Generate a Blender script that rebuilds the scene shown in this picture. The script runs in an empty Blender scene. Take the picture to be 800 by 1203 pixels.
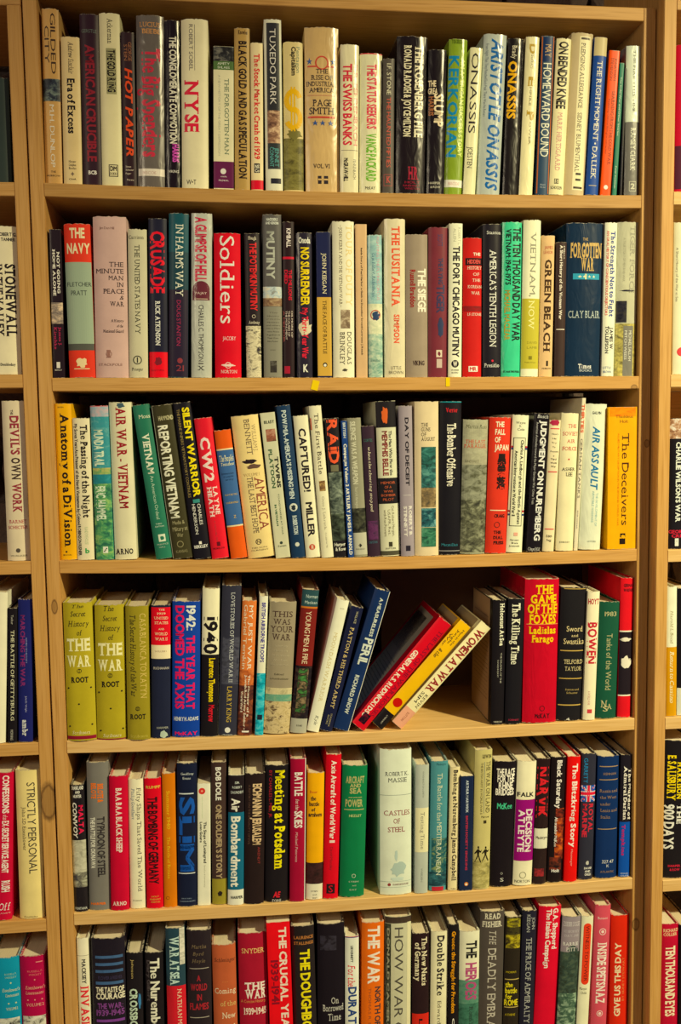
import bpy, bmesh, math, random
from mathutils import Vector, Matrix

# ---------------------------------------------------------------- camera, world, light, exposure
scn = bpy.context.scene
COL = scn.collection
CAM_LOC = (0.25869, -1.44789, 1.09028)
CAM_RIGHT = (0.994579, -0.102997, -0.014313)
CAM_UP = (0.023643, 0.089946, 0.995666)
CAM_FWD = (0.101264, 0.990606, -0.091894)
FOCAL_PX = 1166.17
cam_data = bpy.data.cameras.new('camera')
cam_data.sensor_fit = 'HORIZONTAL'
cam_data.sensor_width = 24.0
cam_data.lens = FOCAL_PX / 800.0 * 24.0
cam_data.clip_start = 0.05
cam = bpy.data.objects.new('camera', cam_data)
rot = Matrix((CAM_RIGHT, CAM_UP, tuple(-c for c in CAM_FWD))).transposed()
cam.matrix_world = Matrix.Translation(CAM_LOC) @ rot.to_4x4()
COL.objects.link(cam)
scn.camera = cam

world = bpy.data.worlds.new('room_ambient')
world.use_nodes = True
world.node_tree.nodes['Background'].inputs[0].default_value = (1.0, 0.58, 0.72, 1)
world.node_tree.nodes['Background'].inputs[1].default_value = 0.08
scn.world = world

def lamp(name, loc, target, size, power, color, shape='DISK'):
    d = bpy.data.lights.new(name, 'AREA')
    d.shape = shape; d.size = size; d.energy = power; d.color = color
    o = bpy.data.objects.new(name, d)
    o.location = loc
    o.rotation_euler = (Vector(target) - Vector(loc)).to_track_quat('-Z', 'Y').to_euler()
    COL.objects.link(o)
    return o
# one shaded spot lamp high on the right of the viewer, aimed at the middle of the shelves, and a weak fill light added on the left to lift left-facing sides
sp = bpy.data.lights.new('track_lamp', 'SPOT')
sp.energy = 510.0; sp.color = (1.0, 0.87, 0.46)
sp.spot_size = math.radians(64); sp.spot_blend = 1.0; sp.shadow_soft_size = 0.08
so = bpy.data.objects.new('track_lamp', sp)
so.location = (2.20, -1.85, 2.55)
so.rotation_euler = (Vector((0.64, 0.0, 0.26)) - Vector(so.location)).to_track_quat('-Z', 'Y').to_euler()
COL.objects.link(so)
lamp('left_fill', (-1.45, -2.1, 1.9), (0.4, 0.0, 0.9), 0.7, 15.0, (1.0, 0.84, 0.56))

scn.view_settings.view_transform = 'Standard'
scn.view_settings.look = 'None'
scn.view_settings.gamma = 1.0
scn.view_settings.exposure = 0.0
scn.view_settings.use_curve_mapping = False

random.seed(7)

# ---------------------------------------------------------------- measured geometry (metres)
W = 0.86            # clear width of the middle bookcase
T = 0.0188          # board thickness
DEPTH = 0.24
RY = -0.024         # the right bookcase stands a little forward
SH = [(1.6954, 1.6804, 0.002), (1.4247, 1.4149, 0.0045), (1.1558, 1.1499, 0.0008), (0.8954, 0.8886, 0.0048), (0.6295, 0.6243, 0.005), (0.3667, 0.3672, 0.0055), (0.1047, 0.1052, 0.004)]
LEFT = [1.4249, 1.161, 0.8958, 0.6292, 0.3605, 0.0985]
RIGHT = [1.4152, 1.1508, 0.8891, 0.6307, 0.3717, 0.1097]

# ---------------------------------------------------------------- helpers
def link(name, me, parent=None, mat=None):
    o = bpy.data.objects.new(name, me)
    COL.objects.link(o)
    if parent is not None: o.parent = parent
    if mat is not None:
        for m in (mat if isinstance(mat, (list, tuple)) else [mat]): me.materials.append(m)
    return o

def empty(name, loc, label, cat, group=None, rot=(0, 0, 0)):
    o = bpy.data.objects.new(name, None)
    o.empty_display_size = 0.02
    o.location = loc; o.rotation_euler = rot
    o['label'] = label; o['category'] = cat
    if group: o['group'] = group
    COL.objects.link(o)
    return o

def mesh(name, verts, faces, smooth=False, mats=None):
    me = bpy.data.meshes.new(name)
    me.from_pydata(verts, [], faces)
    if mats: me.polygons.foreach_set('material_index', mats)
    if smooth: me.polygons.foreach_set('use_smooth', [True] * len(me.polygons))
    me.update()
    return me

INK_SCALE = (0.87, 0.79, 0.65)     # colours were noted under the warm lamp: this takes the lamp's tint out of them
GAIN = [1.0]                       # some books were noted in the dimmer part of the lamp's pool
def srgb(h):
    out = []
    for i, k in zip((0, 2, 4), INK_SCALE):
        c = int(h[i:i+2], 16) / 255
        out.append((c / 12.92 if c < 0.04045 else ((c + 0.055) / 1.055) ** 2.4) / k)
    g = 0.3 * out[0] + 0.55 * out[1] + 0.15 * out[2]
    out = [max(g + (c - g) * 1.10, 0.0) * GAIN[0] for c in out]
    m = max(out)
    if m > 0.9: out = [c / m * 0.9 for c in out]
    return tuple(max(c * (0.75 if m < 0.035 else 1.0), 0.003) for c in out) + (1,)

class NT:
    def __init__(s, name):
        s.m = bpy.data.materials.new(name); s.m.use_nodes = True
        s.t = s.m.node_tree; s.b = s.t.nodes['Principled BSDF']
    def n(s, kind, **kw):
        nd = s.t.nodes.new(kind)
        for k, v in kw.items():
            if k.startswith('i_'):
                nd.inputs[int(k[2:])].default_value = v
            else: setattr(nd, k, v)
        return nd
    def l(s, a, b): s.t.links.new(a, b)
    def math(s, op, a, b=None, c=None, clamp=False):
        nd = s.n('ShaderNodeMath', operation=op, use_clamp=clamp)
        for i, v in enumerate((a, b, c)):
            if v is None: continue
            if isinstance(v, (int, float)): nd.inputs[i].default_value = v
            else: s.l(v, nd.inputs[i])
        return nd.outputs[0]
    def mix(s, fac, a, b, mode='MIX'):
        nd = s.n('ShaderNodeMix', data_type='RGBA', blend_type=mode)
        for i, v in ((0, fac), (6, a), (7, b)):
            if isinstance(v, (int, float, tuple)): nd.inputs[i].default_value = v
            else: s.l(v, nd.inputs[i])
        return nd.outputs[2]
    def noise(s, vec, scale, detail=2.0, rough=0.5, dist=0.0):
        nd = s.n('ShaderNodeTexNoise')
        nd.inputs['Scale'].default_value = scale; nd.inputs['Detail'].default_value = detail
        nd.inputs['Roughness'].default_value = rough; nd.inputs['Distortion'].default_value = dist
        if vec is not None: s.l(vec, nd.inputs['Vector'])
        return nd.outputs[0]
    def scaled(s, vec, sc):
        nd = s.n('ShaderNodeMapping'); s.l(vec, nd.inputs[0]); nd.inputs[3].default_value = sc
        return nd.outputs[0]

# ---------------------------------------------------------------- materials
ROUGH = {'c': 0.62, 's': 0.6, 'j': 0.40, 'p': 0.34, 'g': 0.27}
MAT = {}

def gloss(t, fin):
    """paper, cloth or clear wrinkled jacket: roughness and relief only"""
    b = t.b
    b.inputs['Roughness'].default_value = ROUGH[fin]
    b.inputs['Specular IOR Level'].default_value = {'c': 0.12, 's': 0.12, 'j': 0.2, 'p': 0.25, 'g': 0.38}[fin]
    geo = t.n('ShaderNodeNewGeometry').outputs['Position']
    bp = t.n('ShaderNodeBump')
    if fin == 'g':
        v = t.scaled(geo, (70, 70, 22)); h = t.noise(v, 1.0, 2.0, 0.5, 0.8)
        bp.inputs['Strength'].default_value = 0.35; bp.inputs['Distance'].default_value = 0.004
        b.inputs['Coat Weight'].default_value = 0.18; b.inputs['Coat Roughness'].default_value = 0.15
    elif fin in 'cs':
        h = t.noise(geo, 1400, 1.0)
        bp.inputs['Strength'].default_value = 0.25; bp.inputs['Distance'].default_value = 0.0004
    else:
        v = t.scaled(geo, (60, 60, 14)); h = t.noise(v, 1.0, 2.0)
        bp.inputs['Strength'].default_value = 0.12; bp.inputs['Distance'].default_value = 0.003
    t.l(h, bp.inputs['Height']); t.l(bp.outputs[0], b.inputs['Normal'])
    return geo

def cover_mat(c, fin):
    k = ('cover', c, fin, GAIN[0])
    if k in MAT: return MAT[k]
    t = NT('book_cover_' + c); geo = gloss(t, fin)
    base = srgb(c)
    uv = t.n('ShaderNodeUVMap'); sep = t.n('ShaderNodeSeparateXYZ'); t.l(uv.outputs[0], sep.inputs[0])
    e = t.math('ABSOLUTE', t.math('SUBTRACT', sep.outputs[1], 0.5))
    edge = t.math('MULTIPLY', t.math('SUBTRACT', e, 0.488, clamp=True), 80.0, clamp=True)
    chips = t.math('GREATER_THAN', t.math('MULTIPLY', edge, t.noise(geo, 260, 3.0, 0.6)), 0.43)
    soil = t.noise(geo, 28, 4.0, 0.6)
    soil = t.math('MULTIPLY_ADD', soil, 0.34, 0.83)
    nd = t.n('ShaderNodeVectorMath', operation='SCALE'); nd.inputs[0].default_value = base[:3]; t.l(soil, nd.inputs['Scale'])
    out = t.mix(t.math('MULTIPLY', chips, 0.75), nd.outputs[0], (0.50, 0.46, 0.38, 1))
    t.l(out, t.b.inputs['Base Color'])
    MAT[k] = t.m
    return t.m

def print_mat(c, fin):
    k = ('print', c, fin, GAIN[0])
    if k in MAT: return MAT[k]
    t = NT('ink_' + c); gloss(t, fin)
    t.b.inputs['Base Color'].default_value = srgb(c)
    MAT[k] = t.m
    return t.m

def picture_mat(cs, fin):
    # printed photographs: three tones broken up by noise
    k = ('pic', cs, fin, GAIN[0])
    if k in MAT: return MAT[k]
    c = cs.split(); t = NT('picture_print_' + c[0]); geo = gloss(t, fin)
    n1 = t.noise(t.scaled(geo, (1.0, 1.0, 1.5)), 85, 5.0, 0.65, 0.6)
    r = t.n('ShaderNodeValToRGB'); cr = r.color_ramp
    cr.elements[0].position = 0.36; cr.elements[0].color = srgb(c[1])
    cr.elements[1].position = 0.66; cr.elements[1].color = srgb(c[2])
    e = cr.elements.new(0.5); e.color = srgb(c[0])
    t.l(n1, r.inputs[0]); t.l(r.outputs[0], t.b.inputs['Base Color'])
    MAT[k] = t.m
    return t.m

def pages_mat():
    t = NT('page_paper')
    geo = t.n('ShaderNodeNewGeometry').outputs['Position']
    ln = t.noise(t.scaled(geo, (2600, 6, 6)), 1.0, 1.0)
    inf = t.n('ShaderNodeObjectInfo').outputs['Random']
    a = t.mix(inf, (0.84, 0.78, 0.62, 1), (0.70, 0.61, 0.42, 1))
    c = t.mix(t.math('MULTIPLY', t.math('SUBTRACT', ln, 0.35, clamp=True), 1.2, clamp=True), a, (0.50, 0.43, 0.30, 1))
    t.l(c, t.b.inputs['Base Color']); t.b.inputs['Roughness'].default_value = 0.85
    bp = t.n('ShaderNodeBump'); bp.inputs['Strength'].default_value = 0.4; bp.inputs['Distance'].default_value = 0.0005
    t.l(ln, bp.inputs['Height']); t.l(bp.outputs[0], t.b.inputs['Normal'])
    return t.m
PAGES = pages_mat()
RED_EDGE = None

def wood(name, axis, knots=(), tint=1.0, pale=False):
    """pine: growth figure and fine pores running along the given axis, with the knots the boards have"""
    t = NT(name)
    geo = t.n('ShaderNodeNewGeometry').outputs['Position']
    rnd = t.n('ShaderNodeObjectInfo').outputs['Random']
    off = t.n('ShaderNodeVectorMath', operation='SCALE'); off.inputs[0].default_value = (3.1, 1.7, 2.3); t.l(rnd, off.inputs['Scale'])
    add = t.n('ShaderNodeVectorMath', operation='ADD'); t.l(geo, add.inputs[0]); t.l(off.outputs[0], add.inputs[1])
    long_, cross = 1.6, 26.0
    sc = (long_, cross, cross) if axis == 'x' else (cross, cross, long_)
    sc2 = (14.0, 520.0, 520.0) if axis == 'x' else (520.0, 520.0, 14.0)
    figure = t.noise(t.scaled(add.outputs[0], sc), 1.0, 3.0, 0.55, 0.7)
    rings = t.math('SINE', t.math('MULTIPLY', figure, 46.0))
    pores = t.noise(t.scaled(add.outputs[0], sc2), 1.0, 2.0)
    c1, c2, c3 = [tuple(v * tint for v in c) + (1,) for c in (((0.80, 0.55, 0.25), (0.70, 0.44, 0.15), (0.56, 0.32, 0.09)) if pale else ((0.68, 0.40, 0.14), (0.57, 0.31, 0.075), (0.40, 0.19, 0.04)))]
    col = t.mix(t.math('MULTIPLY_ADD', rings, 0.20, 0.3, clamp=True), c1, c2)
    col = t.mix(t.math('MULTIPLY', t.math('SUBTRACT', pores, 0.48, clamp=True), 2.4, clamp=True), col, c3)
    blotch = t.noise(add.outputs[0], 7.0, 2.0)
    col = t.mix(t.math('MULTIPLY', t.math('SUBTRACT', blotch, 0.45, clamp=True), 1.3, clamp=True), col, c2)
    for (kx, kz, rx, rz) in knots:
        sp = t.n('ShaderNodeSeparateXYZ'); t.l(geo, sp.inputs[0])
        dx = t.math('DIVIDE', t.math('SUBTRACT', sp.outputs[0], kx), rx)
        dz = t.math('DIVIDE', t.math('SUBTRACT', sp.outputs[2], kz), rz)
        d = t.math('SQRT', t.math('ADD', t.math('MULTIPLY', dx, dx), t.math('MULTIPLY', dz, dz)))
        d = t.math('ADD', d, t.math('MULTIPLY', t.noise(geo, 160, 2.0), 0.35))
        ring = t.math('ABSOLUTE', t.math('SUBTRACT', d, 1.05))
        halo = t.math('SUBTRACT', 1.0, t.math('MULTIPLY', ring, 3.2), clamp=True)
        core = t.math('MULTIPLY', t.math('SUBTRACT', 1.2, d, clamp=True), 3.0, clamp=True)
        m = t.math('MAXIMUM', halo, t.math('MULTIPLY', core, 0.5))
        col = t.mix(t.math('MULTIPLY', m, 0.85), col, (0.10, 0.045, 0.018, 1))
    t.l(col, t.b.inputs['Base Color'])
    t.b.inputs['Roughness'].default_value = 0.5; t.b.inputs['Specular IOR Level'].default_value = 0.3
    bp = t.n('ShaderNodeBump'); bp.inputs['Strength'].default_value = 0.2; bp.inputs['Distance'].default_value = 0.0006
    t.l(pores, bp.inputs['Height']); t.l(bp.outputs[0], t.b.inputs['Normal'])
    return t.m

def rough_mat(name, c1, c2, scale, rough=0.9, bump=0.5, dist=0.004):
    t = NT(name); geo = t.n('ShaderNodeNewGeometry').outputs['Position']
    n = t.noise(geo, scale, 6.0, 0.65)
    t.l(t.mix(n, c1 + (1,), c2 + (1,)), t.b.inputs['Base Color'])
    t.b.inputs['Roughness'].default_value = rough
    bp = t.n('ShaderNodeBump'); bp.inputs['Strength'].default_value = bump; bp.inputs['Distance'].default_value = dist
    t.l(n, bp.inputs['Height']); t.l(bp.outputs[0], t.b.inputs['Normal'])
    return t.m

def box(name, x0, x1, y0, y1, z0, z1, mat, parent=None, bevel=0.0008):
    bm = bmesh.new(); bmesh.ops.create_cube(bm, size=1)
    for v in bm.verts:
        v.co = Vector((x0 + (v.co.x + .5) * (x1 - x0), y0 + (v.co.y + .5) * (y1 - y0), z0 + (v.co.z + .5) * (z1 - z0)))
    if bevel: bmesh.ops.bevel(bm, geom=bm.edges[:], offset=bevel, segments=2, affect='EDGES')
    me = bpy.data.meshes.new(name); bm.to_mesh(me); bm.free()
    return link(name, me, parent, mat)

# ---------------------------------------------------------------- room
TOP = 1.68
M_STONE = rough_mat('fieldstone', (0.060, 0.040, 0.038), (0.20, 0.15, 0.13), 30, 0.95, 0.9, 0.01)
M_MORTAR = rough_mat('mortar', (0.05, 0.035, 0.034), (0.10, 0.075, 0.07), 60)
M_FLOOR = rough_mat('floor_concrete', (0.16, 0.12, 0.10), (0.24, 0.19, 0.15), 9, 0.7, 0.2)
M_CEIL = rough_mat('ceiling_plaster', (0.30, 0.25, 0.20), (0.38, 0.32, 0.25), 12, 0.9, 0.2)
M_BOARD = rough_mat('hardboard', (0.17, 0.095, 0.075), (0.22, 0.13, 0.10), 220, 0.8, 0.3, 0.0006)

wall = box('wall_back', -1.3, 2.2, 0.315, 0.40, 0, 2.6, M_MORTAR, None, 0); wall['kind'] = 'structure'
floor = box('floor', -1.3, 2.2, -3.2, 0.40, -0.05, 0, M_FLOOR, None, 0); floor['kind'] = 'structure'
ceil = box('ceiling', -1.3, 2.2, -0.6, 0.40, 2.6, 2.65, M_CEIL, None, 0); ceil['kind'] = 'structure'
stones = []
for k in range(6):
    bm = bmesh.new(); bmesh.ops.create_icosphere(bm, subdivisions=2, radius=1)
    rr = random.Random(k)
    for v in bm.verts:
        p = v.co
        q = Vector([math.copysign(abs(c) ** 0.45, c) for c in p])
        v.co = q * (0.92 + rr.random() * 0.14)
    me = bpy.data.meshes.new('stone'); bm.to_mesh(me); bm.free()
    me.materials.append(M_STONE); me.polygons.foreach_set('use_smooth', [False] * len(me.polygons)); stones.append(me)
z = 0.30; r = 0
while z < 2.0:
    hh = random.uniform(0.075, 0.12); x = -0.35 - random.random() * 0.1
    while x < 1.30:
        ww = random.uniform(0.09, 0.20)
        o = bpy.data.objects.new('stone', random.choice(stones)); COL.objects.link(o); o.parent = wall
        o.location = (x + ww / 2, 0.312, z + hh / 2)
        o.scale = (ww / 2 * 0.97, random.uniform(0.022, 0.036), hh / 2 * 0.96)
        o.rotation_euler = (0, random.uniform(-.06, .06), 0)
        x += ww
    z += hh; r += 1

# ---------------------------------------------------------------- bookcases
K_MAIN_L = [(-0.0097,0.8284) + (.0045, .010)]
K_MAIN_R = [(0.8737,1.0489) + (.0042, .0058), (0.8666,0.2902) + (.006, .010)]
K_LEFT = [(-0.0298,0.5394) + (.0115, .028)]
K_RIGHT = [(0.9063,0.6069) + (.004, .009)]
K_S2 = [(0.8526,1.1334) + (.005, .004)]
WOOD_UP = wood('pine_upright', 'z')
WOOD_X = wood('pine_shelf', 'x')
WOOD_PALE = wood('pine_shelf_pale', 'x', (), 1.0, True)
WOOD_AMBER = wood('pine_shelf_amber', 'x', (), 0.84)
def shelf_z(case, row, x):
    if case == 'm':
        a, b, s = SH[row]; t = min(max(x / W, 0), 1)
        return a + (b - a) * t - s * 4 * t * (1 - t)
    return (LEFT if case == 'l' else RIGHT)[row - 1]
def shelf(case, row, x0, x1, y0, y1, parent, mat):
    n = 20; vs = []; fs = []
    bev = 0.0009
    prof = [(y0 + bev, 0), (y0, -bev), (y0, -T + bev), (y0 + bev, -T), (y1, -T), (y1, 0)]
    for i in range(n + 1):
        x = x0 + (x1 - x0) * i / n; z = shelf_z(case, row, x)
        vs += [(x, y, z + dz) for y, dz in prof]
    m = len(prof)
    for i in range(n):
        for j in range(m):
            a = i * m + j; b = i * m + (j + 1) % m
            fs.append((a, b, b + m, a + m))
    fs.append(tuple(range(m))[::-1]); fs.append(tuple(n * m + j for j in range(m)))
    return link('shelf', mesh('shelf', vs, fs), parent, mat)

ZT = (SH[0][0] + SH[0][1]) / 2
main = empty('bookcase', (0.43, 0.12, 0), 'pine bookcase in the middle filling most of the photo', 'bookcase')
main.location = (0, 0, 0)
box('upright', -0.0195, -0.0001, 0, DEPTH + .004, 0, SH[0][0] - 0.0, wood('pine_upright_left', 'z', K_MAIN_L), main)
box('upright', W + 0.0001, W + 0.0186, 0, DEPTH + .004, 0, SH[0][1] - 0.0, wood('pine_upright_right', 'z', K_MAIN_R, 0.9), main)
for row in range(0, 7):
    mt = WOOD_X
    if row in (4, 5): mt = WOOD_PALE
    if row == 1: mt = WOOD_AMBER
    if row == 2: mt = wood('pine_shelf_second', 'x', K_S2)
    shelf('m', row, 0.0, W, 0.0, DEPTH, main, mt)
box('back_panel', 0.0, W, DEPTH + .0005, DEPTH + .005, SH[2][0] + .19, SH[0][0] - .02, M_BOARD, main, 0)
box('back_panel', 0.50, W, DEPTH + .0005, DEPTH + .005, SH[5][0] + .17, SH[2][0] - .03, M_BOARD, main, 0)
box('plinth', 0, W, 0.01, 0.028, 0.0, SH[6][0] - T - .008, WOOD_X, main)

lc = empty('bookcase', (0, 0, 0), 'pine bookcase cut by the left edge of the photo', 'bookcase')
LX0 = -0.0218 - .0188 - W
box('upright', -0.0406, -0.0218, 0, DEPTH, 0, 1.66, wood('pine_upright_knotty', 'z', K_LEFT), lc)
box('upright', LX0 - .0188, LX0, 0, DEPTH, 0, 1.66, WOOD_UP, lc)
for row in range(1, 7): shelf('l', row, LX0, -0.0407, 0, DEPTH, lc, WOOD_X)
box('top_board', LX0 - .0188, -0.0218, 0, DEPTH, 1.66, 1.66 + T, WOOD_X, lc)
box('plinth', LX0, -.041, 0.01, 0.028, 0.0, LEFT[5] - T - .001, WOOD_X, lc)

rc = empty('bookcase', (0, 0, 0), 'pine bookcase cut by the right edge of the photo, standing slightly forward', 'bookcase')
RX0 = W + .0205
WOOD_RU = wood('pine_upright_forward', 'z', K_RIGHT)
box('upright', RX0, RX0 + .0185, RY, RY + DEPTH, 0, 1.98, WOOD_RU, rc)
box('upright', RX0 + .0185 + W, RX0 + .037 + W, RY, RY + DEPTH, 0, 1.98, WOOD_UP, rc)
for row in range(1, 7): shelf('r', row, RX0 + .0186, RX0 + .0185 + W, RY, RY + DEPTH, rc, WOOD_PALE)
box('shelf', RX0 + .0186, RX0 + .0185 + W, RY, RY + DEPTH, 1.688 - T, 1.688, WOOD_X, rc)
box('top_board', RX0, RX0 + .037 + W, RY, RY + DEPTH, 1.9802, 1.9802 + T, WOOD_X, rc)
box('back_panel', RX0 + .019, RX0 + .018 + W, RY + DEPTH - .03, RY + DEPTH - .025, RIGHT[2] + .15, RIGHT[1] - T - .001, WOOD_X, rc, 0)
box('plinth', RX0 + .0187, RX0 + .018 + W, RY + .01, RY + .028, 0, RIGHT[5] - T - .001, WOOD_X, rc)

def tag_(x, z, w, h, lab, lean):
    o = box('sticky_tag', -w / 2, w / 2, -.0006, -.0001, -h, 0, print_mat('f4d020', 'p'), None, 0)
    o.location = (x, 0, z); o.rotation_euler = (0, lean, 0)
    o['label'] = lab; o['category'] = 'sticker'; o['group'] = 'yellow shelf-edge stickers'
x, z = (0.3741,1.1484)
tag_(x, z, .010, .014, 'small yellow sticker on the second shelf edge, left one of the two', .25)
x, z = (0.5681,1.1508)
tag_(x, z, .006, .013, 'smaller yellow sticker on the second shelf edge, right one of the two', 0)

# ---------------------------------------------------------------- lettering: outlines of the built-in font, with serifs added
GL = {}
tc = bpy.data.curves.new('type_sample', 'FONT'); tc.resolution_u = 2; tc.fill_mode = 'FRONT'
to = bpy.data.objects.new('type_sample', tc); COL.objects.link(to)
CAP = None
def raw(ch, off):
    tc.body = ch; tc.offset = off
    bpy.context.view_layer.update()
    dg = bpy.context.evaluated_depsgraph_get()
    return bpy.data.meshes.new_from_object(to.evaluated_get(dg))
_m = raw('H', 0); CAP = max(v.co.y for v in _m.vertices); bpy.data.meshes.remove(_m)

def glyph(ch, st):
    k = (ch, st)
    if k in GL: return GL[k]
    off = {'s': 0.0, 'S': 0.034, 'r': 0.0, 'R': 0.034, 'i': 0.0, 'I': 0.030}[st]
    me = raw(ch, off); thick = 0.0
    if off > 0.01:          # heavy outlines of a few letters fold over themselves: use the plain outline there
        m0 = raw(ch, 0.0)
        a0 = sum(p.area for p in m0.polygons); a1 = sum(p.area for p in me.polygons)
        if a1 < a0 * 1.02 or a1 > a0 * 2.1: bpy.data.meshes.remove(me); me = m0; thick = off / CAP; off = 0.0
        else: bpy.data.meshes.remove(m0)
    bm = bmesh.new(); bm.from_mesh(me); bpy.data.meshes.remove(me)
    if not bm.verts:
        bm.free(); GL[k] = None; return None
    for v in bm.verts: v.co = v.co / CAP; v.co.z = 0
    bmesh.ops.remove_doubles(bm, verts=bm.verts, dist=1e-4)
    if thick:
        g0 = bm.verts[:] + bm.edges[:] + bm.faces[:]
        for sx in (-thick, thick):
            d = bmesh.ops.duplicate(bm, geom=g0)
            for v in d['geom']:
                if isinstance(v, bmesh.types.BMVert): v.co.x += sx; v.co.z += sx * .003
    if st in 'rRi' and ch.isalnum() and ord(ch) < 128 and ch != 'M':
        rects = []; ov = off / CAP
        xs = [v.co.x for v in bm.verts]; xmin, xmax = min(xs), max(xs); ymin = min(v.co.y for v in bm.verts); ymax = max(v.co.y for v in bm.verts)
        bot = [0.0 - ov] if ymin > -0.1 else [0.0 - ov, ymin]
        for e in bm.edges:
            if len(e.link_faces) != 1: continue
            a, b = e.verts[0].co, e.verts[1].co
            dx, dy = abs(a.x - b.x), abs(a.y - b.y)
            if dy < 0.012 and 0.05 < dx < 0.34:
                y = (a.y + b.y) / 2; x0, x1 = min(a.x, b.x), max(a.x, b.x)
                if ch in 'NVWMvw' and y < .1 and (ch != 'M' or .3 < (x0 + x1) / 2 / xmax < .7) and (ch != 'N' or x0 > xmax * .5): continue
                if ch in 'Agy' and (y > .8 or y < -.05): continue
                if ch in 'MN' and (y > .66 or any(abs(y - q) < 0.03 for q in bot)):      # these take serifs on the outside only
                    lft = (x0 + x1) / 2 < (xmin + xmax) / 2; ya, yb = (y - .085, y) if y > .66 else (y, y + .085)
                    rects.append((x0 - .13, x1, ya, yb) if lft else (x0, x1 + .13, ya, yb)); continue
                if any(abs(y - q) < 0.03 for q in bot): rects.append((x0 - .13, x1 + .13, y, y + .085))
                elif y > 0.66: rects.append((x0 - .13, x1 + (.13 if ch.isupper() else .0), y - .085, y))
            if ch in 'EFLTZ' and dx < 0.012 and 0.05 < dy < 0.3:
                x = (a.x + b.x) / 2
                if x > xmax - .12: rects.append((x - .05, x, min(a.y, b.y) - .07, max(a.y, b.y) + .07))
                if ch == 'T' and x < xmin + .02: rects.append((x, x + .05, min(a.y, b.y) - .07, max(a.y, b.y) + .0))
        for x0, x1, y0, y1 in rects:
            vs = [bm.verts.new((px, py, 0)) for px, py in ((x0, y0), (x1, y0), (x1, y1), (x0, y1))]
            bm.faces.new(vs)
    if st in 'iI':
        for v in bm.verts: v.co.x += v.co.y * 0.22
    xs = [v.co.x for v in bm.verts]; xmin, xmax = min(xs), max(xs)
    for cy in (0.25, 0.5, 0.75):
        bmesh.ops.bisect_plane(bm, geom=bm.verts[:] + bm.edges[:] + bm.faces[:], plane_co=(0, cy, 0), plane_no=(0, 1, 0))
    bmesh.ops.bisect_plane(bm, geom=bm.verts[:] + bm.edges[:] + bm.faces[:], plane_co=((xmin + xmax) / 2, 0, 0), plane_no=(1, 0, 0))
    bm.verts.index_update()
    g = ([(v.co.x - xmin, v.co.y) for v in bm.verts], [tuple(v.index for v in f.verts) for f in bm.faces], xmax - xmin)
    bm.free(); GL[k] = g
    return g

def typeset(text, st):
    """one line of type: vertices with x from 0 to width and cap height 1"""
    vs, fs, x = [], [], 0.0
    gap = {'s': .10, 'S': .05, 'r': .06, 'R': .03, 'i': .02, 'I': .0}[st]
    for ch in text:
        if ch == ' ': x += 0.30; continue
        g = glyph(ch, st)
        if g is None: x += .3; continue
        n = len(vs)
        vs += [(x + a, b) for a, b in g[0]]
        fs += [tuple(i + n for i in f) for f in g[1]]
        x += g[2] + gap
    return vs, fs, max(x - gap, 0.01)

# ---------------------------------------------------------------- books
class Book:
    def __init__(s, w, h, fin, depth):
        s.w, s.h, s.fin, s.D = w, h, fin, depth
        s.s = 0.0007 if fin == 'p' else min(0.0050, 0.13 * w)
        s.n = 0
    def prof(s, u):
        return s.s * abs(2 * u - 1) ** (6.0 if s.fin == 'p' else 2.6)
    def pt(s, u, v, off):
        u_ = min(max(u, 0.0), 1.0); v = min(max(v, 0.002), 0.998)
        return ((u_ - 0.5) * s.w, s.prof(u_) - off, (1 - v) * s.h)
    def off(s):
        s.n += 1
        return 0.00010 + s.n * 0.00002

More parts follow.
